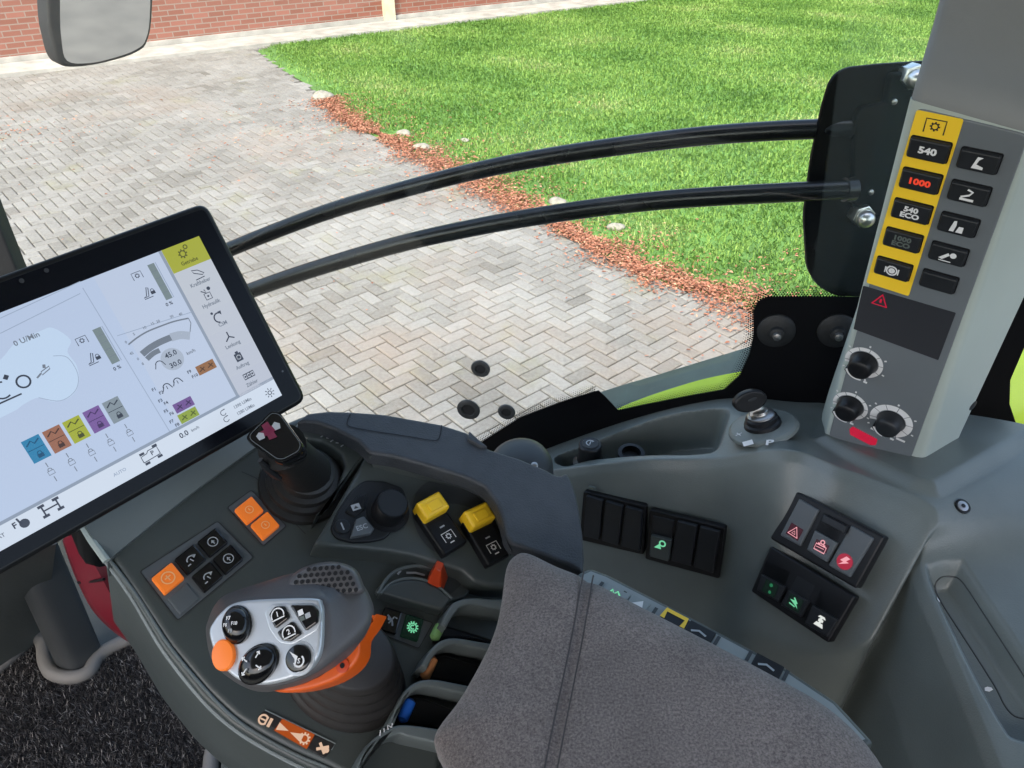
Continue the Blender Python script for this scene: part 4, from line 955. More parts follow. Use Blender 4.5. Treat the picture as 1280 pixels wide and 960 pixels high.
    b = MB(); b.lathe(DF, a_, b_, [(.0195, .003), (.019, .007), (.0165, .0085), (.0165, .013), (.0145, .0145)], 'black', 32, cap=False); b.lathe(DF, a_, b_, [(.0150, .010), (.0142, .016), (.0120, .0175), (.0075, .0178)], 'steel', 32); b.lathe(DF, a_, b_, [(.0085, .0175), (.0080, .021), (.006, .0215)], 'chrome', 24); b.build('lock_cylinder', root)
    # tray fittings
    p, n = hit(738, 577); p, n = hit(742, 562)
    TF = Fr(p - V3(0, 0, .004), V3(1, 0, 0), V3(.0, -.18, 1)); 
    p = onz(738, 555, -.578); TF = Fr(p + V3(0, 0, -.0255), V3(1, 0, 0), V3(0, 0, 1))
    b = MB(); b.lathe(TF, 0, 0, [(.0195, -.06), (.0195, -.002), (.0150, .002), (.0138, .012), (.0138, .024), (.0125, .0255)], 'black', 32); b.lathe(TF, 0, 0, [(.010, .0258), (.009, .0268)], 'key', 24); Pen(b, TF, 0, 0, .0272, .006, 'grey_print').arc(0, 0, .8, 30, 250, .22).line([(-.2, -.5), (.1, .5), (.5, .3)], .2); b.build('lighter_socket', root)
    p, n = hit(790, 566); f = Fr(onz(789, 567, -.596), V3(1, 0, 0), V3(0, -.1, 1)); b = MB(); b.lathe(f, 0, 0, [(.016, -.04), (.016, .0015), (.0115, .002), (.0105, -.006)], 'black', 28); b.build('socket_ring', root)
    k = MB(); kf = Fr(at(650, 580, .80), V3(1, 0, 0), V3(-.1, -.25, 1)); k.lathe(kf, 0, 0, [(.034, -.03), (.034, -.004), (.031, .004), (.024, .010), (.012, .0135), (.003, .0145)], 'console_dark', 36); k.build('round_knob', root, sharp=60)
    k = MB(); kf = Fr(at(668, 582, .775), V3(1, 0, 0), V3(0, -.5, 1)); k.lathe(kf, 0, 0, [(.0036, -.02), (.0036, .001), (.002, .002)], 'steel', 16); k.build('stud', root)
    # key
    kb = DF.w(a_, b_, .02)
    kr = thing('ignition_key', 'black headed ignition key standing in the lock on the side console', 'key', kb)
    KF = Fr(kb + V3(-.006, .002, .006), V3(1, -.12, .16), V3(.10, -1, .30))
    k = MB(); e = circ(-.0055, .006, .0180, 36, .0118, 0, .1); k.prism(KF, e, -.0036, .0036, 'black', .002, 3); k.prism(KF, circ(-.004, .0085, .005, 20, .0018, 0, .2), .003, .0042, 'key', .0006, 2); k.build('key_head', kr)
    k = MB(); k.prism(KF, [(-.006, -.026), (.006, -.026), (.006, -.002), (-.006, -.002)], -.0012, .0012, 'chrome'); k.build('key_blade', kr)
build_side_console()

# =================================================================== control pillar
def build_pillar():
    root = thing('control_pillar', 'grey pillar with yellow striped button panel, dark display and three rotary knobs', 'control panel', PF.w(.03, -.36, -.05))
    fp = [(1146, 134), (1287, 168), (1137, 577), (1036, 546)]
    # cover: horizontal sections from bottom to top
    n = PF.ez
    def sec(fl, fr_, br, bl): return [np.array(x) for x in (fl, fr_, br, bl)]
    f_bl, f_br, f_tr, f_tl = (PF.w(*PF.q(*p)) for p in ((1028, 556), (1147, 594), (1291, 168), (1136, 124)))
    mv = V3(.066, .030, .012); bk = V3(.030, .11, .02)
    e_b = at(1205, 537, .775); e_t = V3(e_b[0] + .0, e_b[1], f_tr[2])
    e_t = e_t + V3(-.006, -.02, 0)
    rings = []
    def rr(q, r=.008, k=4):
        out = []
        for i in range(4):
            a, b, c = q[i - 1], q[i], q[(i + 1) % 4]; p0 = b + unit(a - b) * r; p1 = b + unit(c - b) * r
            for t in np.linspace(0, 1, k + 1): out.append((1 - t) ** 2 * p0 + 2 * t * (1 - t) * b + t * t * p1)
        return out
    low = sec(f_bl, f_br, e_b, f_bl + (e_b - f_br) + V3(-.03, .03, 0)); up = sec(f_tl, f_tr, e_t, f_tl + (e_t - f_tr) + V3(-.03, .03, 0))
    inn = [p + V3(0, 0, -.03) for p in low]
    rings = [rr(inn, .006), rr([p + V3(0, 0, -.006) for p in low], .006)]
    for t in np.linspace(0, 1, 6): rings.append(rr([a * (1 - t) + b * t for a, b in zip(low, up)], .006))
    b = MB(); b.loft(rings, 'pillar'); cover = b.build('pillar_cover', root, sharp=50)
    # shoulder and the upper pillar
    u0 = up; u1 = [p + V3(0, 0, .006) for p in up]; u2 = [u1[0] + V3(.016, .030, .035), u1[1] + V3(.016, .030, .035), u1[2] + V3(.02, .02, .035), u1[3] + V3(.01, .03, .035)]
    u3 = [p + V3(.004, .012, .09) for p in u2]; u4 = [p + V3(.02, .03, .55) for p in u3]
    b = MB(); b.loft([rr(q, .010) for q in (u0, u1, [(a * .6 + c * .4) + V3(-.002, -.004, .004) for a, c in zip(u1, u2)], u2, u3, u4)], 'pillar_top'); b.build('upper_pillar', root, sharp=50)
    b = MB(); b.prism(PF, PF.pp(fp), -.002, .0016, 'plate', .001, 2, r=.006); pl = b.build('button_plate', root)
    t = .0016
    b = MB(); b.prism(PF, PF.pp([(1146, 137), (1205, 149), (1136, 370), (1083, 353)], t), t, t + .0004, 'yprint', r=.002)
    Pen(b, PF, *PF.q(1169, 158, t), t + .0007, .0070, 'dark_print').bracket(); ys = b.build('yellow_strip', pl)
    def btn(par, u, v, hw, hh, icon, rot=0, label=None):
        c = PF.q(u, v, t + .004)
        b = MB(); b.prism(PF, rect(*c, hw + .0008, hh + .0008), t, t + .0009, 'black', r=.002); b.prism(PF, rect(*c, hw, hh), t + .0005, t + .0045, 'key', .0014, 3, r=.002)
        icon(Pen(b, PF, *c, t + .0048, .0048, 'white')); b.build('button', par, label=label)
    def txt(lines, m, sz=1.25):
        def f(p):
            p.m = M[m] if isinstance(m, str) else m
            for i, s in enumerate(lines): p.text(s, sz, 0, (len(lines) - 1) * .55 - i * 1.1, 1.2, .045)
        return f
    def brake(p): p.circle(0, 0, .85, .26).circle(0, 0, .3, .5).line([(-.4, .9), (-1, .2)], .25).line([(-1.1, -.6), (-1.1, .6)], .2).line([(1.1, -.6), (1.1, .6)], .2)
    for (u, v), ic in (((1159.5, 189), txt(['540'], 'white', 1.5)), ((1149, 228), txt(['1000'], 'g_1000', 1.45)), ((1138, 266), txt(['540', 'ECO'], 'white')), ((1127, 302), txt(['1000', 'ECO'], 'dim_print')), ((1115, 338), brake)):
        btn(ys, u, v, .0140, .0078, ic)
    def i1(p): p.poly([(-.7, -1), (-.2, .9), (.6, .9), (.1, .4), (-.1, -.3), (.9, -.6), (.9, -1)])
    def i2(p): p.line([(-.2, .9), (.6, .6), (.2, -.0), (-.9, -.5)], .32).poly([(-1, -1), (1, -1), (1, -.6), (-1, -.6)])
    def i3(p): p.poly([(-1, -1), (-.3, -1), (-.1, .2), (-.2, 1), (-.6, .9), (-.8, 0)]).poly([(0, -1), (1, -1), (1, .1), (.3, .1)])
    def i4(p): p.poly([(-1.2, -.6), (.1, .6), (.4, .2), (-.6, -.8)]).disc(.9, .3, .5).line([(-1.1, -1), (.8, -1)], .18)
    for (u, v), ic in (((1222.5, 203), i1), ((1210, 243.5), i2), ((1196.5, 283), i3), ((1184, 319.5), i4), ((1172, 354), lambda p: None)):
        btn(pl, u, v, .0132, .0074, ic, label='blank button' if v > 350 else None)
    b = MB(); b.prism(PF, PF.pp([(1079, 357), (1195, 391), (1173, 450), (1067, 411)], t), t, t + .0004, 'display', r=.001)
    p = Pen(b, PF, *PF.q(1101, 375, t), t + .0008, .0062, 'g_redsym'); p.line([(-1, -.85), (1, -.85), (.1, 1)], .32, True).line([(.05, -.4), (.05, .25)], .3); b.build('display', pl)
    b = MB(); b.prism(PF, rnd(PF.pp([(1062, 536), (1066, 533), (1097, 549), (1095, 556), (1088, 556), (1063, 543)], t), .001), t, t + .0006, 'g_redsym'); b.build('red_indicator', pl)
    for (u, v), wd, full, kn in (((1080, 453), .0040, 0, 0), ((1063, 507), .0036, 0, 0), ((1114, 526), .0064, 1, 1)):
        c = PF.q(u, v, t); R_ = .0124
        b = MB(); d0, d1 = -120, 200
        b.ribbon(PF, arc(*c, R_ + wd / 2 + .0012, d0, d1, 40), wd, t + .0006, 'white')
        for d in range(-100, 200, 36): 
            x, y = c[0] + (R_ + .001) * math.cos(math.radians(d)), c[1] + (R_ + .001) * math.sin(math.radians(d)); x2, y2 = c[0] + (R_ + wd + .0014) * math.cos(math.radians(d)), c[1] + (R_ + wd + .0014) * math.sin(math.radians(d))
            b.ribbon(PF, [(x, y), (x2, y2)], .0006, t + .0008, 'plate')
        for d in (-75, -20, 30, 85, 140, 215, 250):
            x, y = c[0] + (R_ + wd + .0042) * math.cos(math.radians(d)), c[1] + (R_ + wd + .0042) * math.sin(math.radians(d)); b.flat(PF, rect(x, y, .0011, .0008, math.radians(d)), t + .0006, 'white')
        for x, y, w_, h_ in ((-.003, -R_ - .0085, .0045, .0016), (.006, -R_ - .010, .0018, .0012)): b.flat(PF, rect(c[0] + x, c[1] + y, w_, h_, -.1), t + .0006, 'white')
        if full:
            for x, w_ in ((-.012, .0035), (.0135, .0042)): b.flat(PF, rect(c[0] + x, c[1] - R_ - .0068, w_, .0013, -.05), t + .0006, 'white')
        sc = b.build('dial_scale', pl)
        k = MB(); k.lathe(PF, *c, [(R_, t), (R_, t + .003), (R_ * .93, t + .0075), (R_ * .86, t + .0125), (R_ * .74, t + .0145), (R_ * .3, t + .0150)], 'black' if not kn else 'key', 36)
        k.prism(PF, rect(c[0] - R_ * .55, c[1] - R_ * .45, .0060, .0028, .7), t, t + .011, 'black', .001, 2); k.build('rotary_knob', pl, sharp=50)
        s2 = MB(); s2.ribbon(PF, arc(*c, R_ * .93, 200, 285 if not full else 262, 12), .0030, t + .0118, 'white'); s2.build('pointer', sc)
    # fixing hole on the cover's flank
    A = unit(e_b - f_br); up_ = unit(f_tr - f_br); nn = np.cross(A, up_); nn = nn if np.dot(nn, CAM - f_br) > 0 else -nn
    f = Fr.px(nn, f_br, (1190, 520), (1230, 500)); c = f.q(1216, 507); b = MB(); b.lathe(f, *c, [(.0055, -.001), (.0055, .0004), (.0040, .0006)], 'black', 20); b.build('screw_hole', cover)
build_pillar()

# =================================================================== window, rods, fender
def build_window():
    root = thing('side_window', 'clear side window with black dotted border behind the side console', 'window', WP + V3(0, 0, -.7))
    g = bpy.data.materials.new('window_glass'); g.use_nodes = True; nt = g.node_tree; nt.nodes.clear()
    out = nt.nodes.new('ShaderNodeOutputMaterial'); mx = nt.nodes.new('ShaderNodeMixShader'); tr = nt.nodes.new('ShaderNodeBsdfTransparent'); gl = nt.nodes.new('ShaderNodeBsdfGlossy')
    tr.inputs[0].default_value = (.96, .985, .97, 1); gl.inputs['Roughness'].default_value = .02; mx.inputs[0].default_value = .045
    nt.links.new(tr.outputs[0], mx.inputs[1]); nt.links.new(gl.outputs[0], mx.inputs[2]); nt.links.new(mx.outputs[0], out.inputs[0])
    b = MB(); x0, x1 = -1.25, 1.0; z0, z1 = -1.0, .42
    P = lambda x, z, h: WF.o + 0 * WF.ez if False else np.array([x, (WP[1] * Wn[1] + WP[0] * Wn[0] - x * Wn[0]) / Wn[1], CAM[2] + z])
    q = [P(x0, z0, 0), P(x1, z0, 0), P(x1, z1, 0), P(x0, z1, 0)]; q2 = [p + Wn * .005 for p in q]
    b.add(q + q2, [(0, 1, 2, 3), (7, 6, 5, 4), (0, 4, 5, 1), (1, 5, 6, 2), (2, 6, 7, 3), (3, 7, 4, 0)], g); b.build('glass_pane', root)
    b = MB(); e = .0012
    fr_ = [(580, 566), (620, 541), (650, 522), (700, 503), (748, 488), (757, 496), (773, 513), (800, 507), (860, 495), (905, 487), (925, 469), (937, 442), (942, 419), (942, 388), (947, 377), (959, 371), (1110, 371), (1110, 560), (1000, 620), (600, 640)]
    b.prism(WF, WF.pp(fr_, e), e * .5, e, 'frit')
    edge = [(600, 553), (620, 541), (650, 522), (700, 503), (748, 488)]; edge2 = [(905, 487), (925, 469), (937, 442), (942, 419), (942, 388), (947, 377), (959, 371), (1000, 371), (1060, 371)]; edge3 = [(773, 513), (800, 507), (860, 495), (905, 487)]
    for ed, sg in ((edge, 1), (edge2, 1), (edge3, 1)):
        P2 = np.array(WF.pp(ed, e)); L = [0]
        for i in range(1, len(P2)): L.append(L[-1] + np.linalg.norm(P2[i] - P2[i - 1]))
        for row in range(5):
            n = int(L[-1] / .0030)
            for k in range(n):
                s = (k + .5 * (row % 2)) * .0030
                i = max(1, min(len(L) - 1, int(np.searchsorted(L, s)))); t = (s - L[i - 1]) / (L[i] - L[i - 1] + 1e-9)
                if t > 1.02: continue
                d = unit(P2[i] - P2[i - 1]); nrm = np.array([-d[1], d[0]]); x = P2[i - 1] + (P2[i] - P2[i - 1]) * t + nrm * (.0008 + .0024 * row)
                b.flat(WF, circ(*x, .00125 - .0002 * row, 6), e, 'frit')
    # strip beside the pillar
    b.prism(WF, WF.pp([(1130, 300), (1300, 300), (1296, 400), (1278, 440), (1263, 475), (1262, 505), (1272, 535), (1300, 580), (1300, 620), (1200, 640), (1110, 560)], e), e * .5, e, 'frit')
    b.build('black_border', root, sharp=30)
    for u, v in ((970, 412), (1046, 412)):
        m = MB(); a, c = WF.q(u, v); m.lathe(WF, a, c, [(.021, 0), (.021, .004), (.018, .0065), (.010, .007), (.0085, .0075), (.0080, .013), (.0055, .0145)], 'cab_black', 28); m.lathe(WF, a, c, [(.0052, .0145), (.0045, .018), (.002, .019)], 'steel', 8); m.build('glass_bolt', root)
    for u, v, r in ((601, 460, .0125), (586, 511, .0158), (633.5, 514, .0118)):
        m = MB(); a, c = WF.q(u, v); m.lathe(WF, a, c, [(r, .0008), (r, .0022), (r * .90, .0036), (r * .60, .0040), (r * .52, .0008)], 'cab_grey', 28); m.flat(WF, circ(a, c, r * .5, 18), .0022, 'dark_print'); m.build('grommet', root)
build_window()

def build_rods():
    PL = Fr(at(1060, 200, .965), V3(1, 0, 0), V3(0.05, -1, .1))
    root = thing('window_guard', 'pair of curved black guard rods welded to a bolted plate outside the window', 'guard rail', at(1060, 370, .965))
    pl = [(1048, 90), (1062, 84), (1100, 80), (1160, 76), (1230, 76), (1230, 372), (1046, 371), (1022, 358), (1009, 336), (1005, 270), (1014, 200), (1029, 130), (1038, 102)]
    b = MB(); b.prism(PL, PL.pp(pl), -.006, 0, 'bracket', .0015, 2, r=.012); b.build('bracket_plate', root)
    b = MB(); b.prism(PL, PL.pp([(1070, 148), (1078, 134), (1108, 128), (1112, 100), (1116, 92), (1170, 86), (1160, 300), (1078, 262), (1066, 255)], .012), 0, .012, 'bracket', .003, 3, r=.004); br = b.build('bracket_box', root)
    for u, v in ((1117, 127), (1088, 240)): m = MB(); a, c = PL.q(u, v, .012); m.lathe(PL, a, c, [(.004, .011), (.0036, .0145), (.0015, .0155)], 'steel', 14); m.build('rivet', br)
    for u, v in ((1142, 96), (1079, 270)):
        m = MB(); a, c = PL.q(u, v, .016); m.prism(PL, circ(a, c, .0145, 6, None, .3), .0, .020, 'chrome', .0015, 2); m.lathe(PL, a + .001, c - .002, [(.0115, .019), (.0108, .026), (.008, .031), (.003, .0335)], 'chrome', 20); m.build('bolt', root)
    for pts in ([(-330, 600, 1.75), (-120, 488, 1.62), (60, 408, 1.46), (200, 350, 1.34), (290, 310.5, 1.27), (400, 268, 1.2), (500, 238, 1.14), (600, 212.5, 1.1), (700, 193.5, 1.06), (850, 173, 1.0), (960, 164, .97), (1063, 160, .95)], [(-300, 660, 1.70), (-100, 545, 1.57), (80, 457, 1.41), (230, 396, 1.28), (320, 361, 1.22), (400, 334, 1.17), (500, 305, 1.12), (600, 283, 1.08), (700, 266, 1.04), (800, 253, 1.0), (900, 245, .97), (1058, 237, .945)]):
        m = MB(); m.tube(crom([at(*p) for p in pts], 8), .0122, 'bar', 20); m.tube([at(*pts[-1]) + V3(-.003, 0, 0), at(*pts[-1]) + V3(.010, .002, .0)], .0150, 'bar', 20); m.build('guard_rod', root, sharp=60)
build_rods()

def build_fender():
    root = thing('mudguard', 'lime green mudguard with grey rubber lip seen low through the window', 'mudguard', at(1000, 480, 1.3) + V3(0, 0, -.3))
    t = [(690, 512, 1.36), (757, 488, 1.34), (830, 466, 1.32), (935, 434, 1.30), (1000, 414, 1.28), (1080, 392, 1.26), (1180, 372, 1.24), (1320, 350, 1.22)]
    m_ = [(700, 556, 1.26), (773, 512, 1.25), (810, 496, 1.24), (860, 481, 1.23), (926, 466, 1.22), (1000, 452, 1.21), (1100, 436, 1.2), (1200, 430, 1.19), (1320, 420, 1.18)]
    m_.pop(2)
    l = [(700, 640, 1.2), (773, 570, 1.2), (860, 540, 1.19), (926, 530, 1.18), (1000, 540, 1.17), (1100, 560, 1.16), (1200, 580, 1.15), (1320, 600, 1.14)]
    T, Mm, L = (np.array(crom([at(*p) for p in x], 6)) for x in (t, m_, l))
    b = MB(); b.grid(np.array([T + V3(0, .01, -.06), T, T * .5 + Mm * .5 + V3(0, 0, .004), Mm]), 'fender_grey'); b.build('rubber_lip', root, sharp=60)
    b = MB(); b.grid(np.array([Mm + V3(0, .01, -.03), Mm + V3(0, 0, .003), Mm * .6 + L * .4 + V3(0, -.02, .012), L, L + V3(0, .02, -.3)]), 'lime'); b.build('painted_shell', root, sharp=60)
build_fender()

# =================================================================== floor of the cab, left corner
ZF = -1.0
def build_floor():
    b = MB(); FZ = Fr(V3(0, 0, CAM[2] + ZF), V3(1, 0, 0), V3(0, 0, 1))
    b.prism(FZ, [(-1.3, -1.2), (1.0, -1.2), (1.0, .74), (.2, .86), (-.9, 1.0), (-1.3, 1.0)], -.06, -.004, 'mat_grey'); b.build('cab_floor', kind='structure')
    q = lambda pts: FZ.pp(pts)
    edge = [(-60, 880), (0, 842), (40, 806), (50, 802), (57, 810), (60, 832), (70, 848), (92, 853), (114, 846), (134, 820), (200, 790)]
    out = edge + [(420, 800), (470, 1050), (300, 1050), (277, 1000), (262, 950), (270, 925)]
    # carpet
    poly = q([(-80, 890), (0, 844), (40, 808), (50, 804), (56, 812), (59, 833), (70, 850), (92, 855), (114, 848), (134, 822), (220, 770), (420, 800), (420, 900), (330, 905), (290, 915), (268, 935), (262, 960), (262, 1100), (-80, 1100)])
    root = thing('floor_mat', 'black and grey flecked carpet mat with grey piped edge on the cab floor', 'floor mat', FZ.w(*q([(120, 940)])[0], 0))
    b = MB(); b.prism(FZ, poly, -.004, .006, mat('carpet_base', (.012, .012, .013), .95, bump=.6, bscale=300)); b.build('carpet', root)
    P = np.array(poly); lo, hi = P.min(0), P.max(0); n = 90000
    X = RNG.uniform(lo, hi, (n, 2)); ins = np.zeros(n, bool)
    for i in range(len(P)):
        a, c = P[i - 1], P[i]; ins ^= ((a[1] > X[:, 1]) != (c[1] > X[:, 1])) & (X[:, 0] < (c[0] - a[0]) * (X[:, 1] - a[1]) / (c[1] - a[1] + 1e-12) + a[0])
    X = X[ins][:60000]; n = len(X); th = RNG.uniform(0, 6.28, n); ln = RNG.uniform(.004, .012, n); tilt = RNG.uniform(.2, 1.3, n); w = RNG.uniform(.0005, .0011, n)
    z = CAM[2] + ZF + .006; base = np.c_[X, np.full(n, z)]; d = np.c_[np.cos(th) * np.sin(tilt), np.sin(th) * np.sin(tilt), np.cos(tilt)] * ln[:, None]; s = np.c_[-np.sin(th), np.cos(th), np.zeros(n)] * w[:, None]
    v = np.stack([base - s, base + s, base + d], 1).reshape(-1, 3); f = np.arange(3 * n).reshape(-1, 3); tone = np.repeat(np.clip(RNG.beta(1.2, 2.6, n), 0, 1), 3)
    bulk('pile', v, f, attr_mat('carpet_pile', [(0, (.006, .006, .007)), (.35, (.03, .03, .033)), (.6, (.11, .11, .115)), (1, (.42, .42, .42))], .9), tone, parent=root, kind='stuff')
    b = MB(); b.tube([FZ.w(*p, .012) for p in crom(q(edge), 6)], .0105, 'piping', 10); b.build('piping', root)
    b = MB(); b.tube([FZ.w(*p, .012) for p in crom(q([(420, 880), (330, 900), (292, 916), (272, 938), (266, 962), (270, 1000), (280, 1060)]), 6)], .0105, 'piping', 10); b.build('piping', root)
    # grey heel plate and seat foot
    b = MB(); b.prism(FZ, q([(282, 940), (296, 926), (340, 910), (460, 930), (460, 1060), (290, 1060), (278, 980)]), 0, .02, 'mat_grey', .004, 2, r=.01)
    b.prism(FZ, q([(296, 945), (304, 932), (350, 925), (430, 960), (430, 1060), (310, 1060), (296, 990)]), .02, .05, 'strip', .008, 3, r=.012); b.build('seat_foot', label='pale grey rounded seat foot beside the carpet piping', cat='seat foot')
    # post under the monitor
    bt = [FZ.w(*p) for p in rnd(q([(68, 838), (96, 850), (136, 818), (106, 806)]), .015, 4)]
    tp = [p + V3(-.005, .03, .42) for p in bt]
    b = MB(); b.loft([bt, [p * .5 + r * .5 for p, r in zip(bt, tp)], tp], 'post'); b.build('steering_post', label='dark grey rounded post rising from the carpet under the monitor', cat='post', sharp=50)
    # moulded footwell left of the post
    a = [onz(u, v, ZF + .02) for u, v in ((-60, 872), (0, 832), (36, 803), (62, 780))]; c = [onz(u, v, ZF + .10) for u, v in ((-60, 800), (0, 775), (36, 758), (62, 745))]; d = [onz(u, v, ZF + .32) for u, v in ((-80, 730), (0, 705), (40, 690), (70, 680))]
    b = MB(); b.grid(np.array([[np.array(p) for p in crom(x, 6)] for x in ([p + V3(0, 0, -.03) for p in a], a, c, d, [p + V3(0, .12, 0) for p in d])]), 'mat_grey'); b.build('footwell', label='grey moulded footwell wall in the corner left of the post', cat='footwell', sharp=70)
    # red curved strip
    o = [(78, 676, .93), (86, 700, .935), (98, 730, .94), (118, 766, .95), (150, 796, .96), (188, 816, .97)]; i_ = [(100, 665, .86), (114, 698, .865), (128, 724, .87), (146, 756, .88), (168, 784, .89), (194, 812, .90)]
    O, I = (np.array(crom([at(*p) for p in x], 6)) for x in (o, i_))
    b = MB(); b.grid(np.array([O + V3(0, .03, -.01), O, O * .5 + I * .5 + V3(-.004, -.006, .004), I, I + V3(.01, .03, -.01)]), 'red')
    b.tube([at(98, 728, .925), at(113, 727, .89), at(130, 724, .858)], .0018, 'black', 6); b.build('red_strip', label='dark red curved strip hanging between the post and the console', cat='trim strip', sharp=60)
build_floor()

# =================================================================== cab body
def build_cab():
    b = MB(); FZ = Fr(V3(0, 0, CAM[2] + .46), V3(1, 0, 0), V3(0, 0, 1))
    b.prism(FZ, [(-1.25, -.95), (1.0, -.95), (1.0, .62), (-1.25, 1.05)], 0, .06, 'roof'); b.build('unseen_cab_roof', kind='structure')  # unseen roof, sized to hold back skylight and pale to bounce it
    b = MB(); p = [(-390, -470), (-300, -470), (-12, 252), (0, 283), (22, 338), (136, 622), (70, 640), (-80, 400)]
    f = Fr(at(0, 320, 1.0), V3(1, 0, 0), V3(.2, -1, .3)); b.prism(f, f.pp(p), -.03, 0, 'cab_black', .003, 2, r=.01); b.build('windscreen_pillar', label='dark speckled windscreen pillar behind the far edge of the monitor', cat='cab pillar')
    # body side below the window
    b = MB(); q = [V3(-1.25, .95 + .12, 0), V3(1.0, .62, 0)]
    P = lambda x: (np.dot(WP, Wn) - x * Wn[0]) / Wn[1]
    vs = []
    for x in (-1.25, 1.0):
        for y in (.012, .06): 
            for z in (ZF - .06, -.80): vs.append((x, P(x) + y, CAM[2] + z))
    b.add(vs, [(0, 1, 5, 4), (2, 6, 7, 3), (1, 3, 7, 5), (0, 4, 6, 2), (0, 2, 3, 1), (4, 5, 7, 6)], 'cab_black'); b.build('cab_side', kind='structure')
build_cab()

def build_unseen_walls():
    b = MB(); z0, z1 = CAM[2] + ZF, CAM[2]
    for x0, x1, y0, y1, zt in ((-1.3, 1.0, -1.26, -1.2, -.1), (-1.36, -1.3, -1.2, .9, -.45), (1.0, 1.06, -1.2, .6, -.30)):
        vs = [(x, y, z) for x in (x0, x1) for y in (y0, y1) for z in (z0, z1 + zt)]
        b.add(vs, [(0, 1, 3, 2), (4, 6, 7, 5), (0, 4, 5, 1), (2, 3, 7, 6), (1, 5, 7, 3), (0, 2, 6, 4)], 'cab_black')
    b.build('unseen_cab_walls', kind='structure')  # unseen walls put in to darken the low parts of the interior
build_unseen_walls()

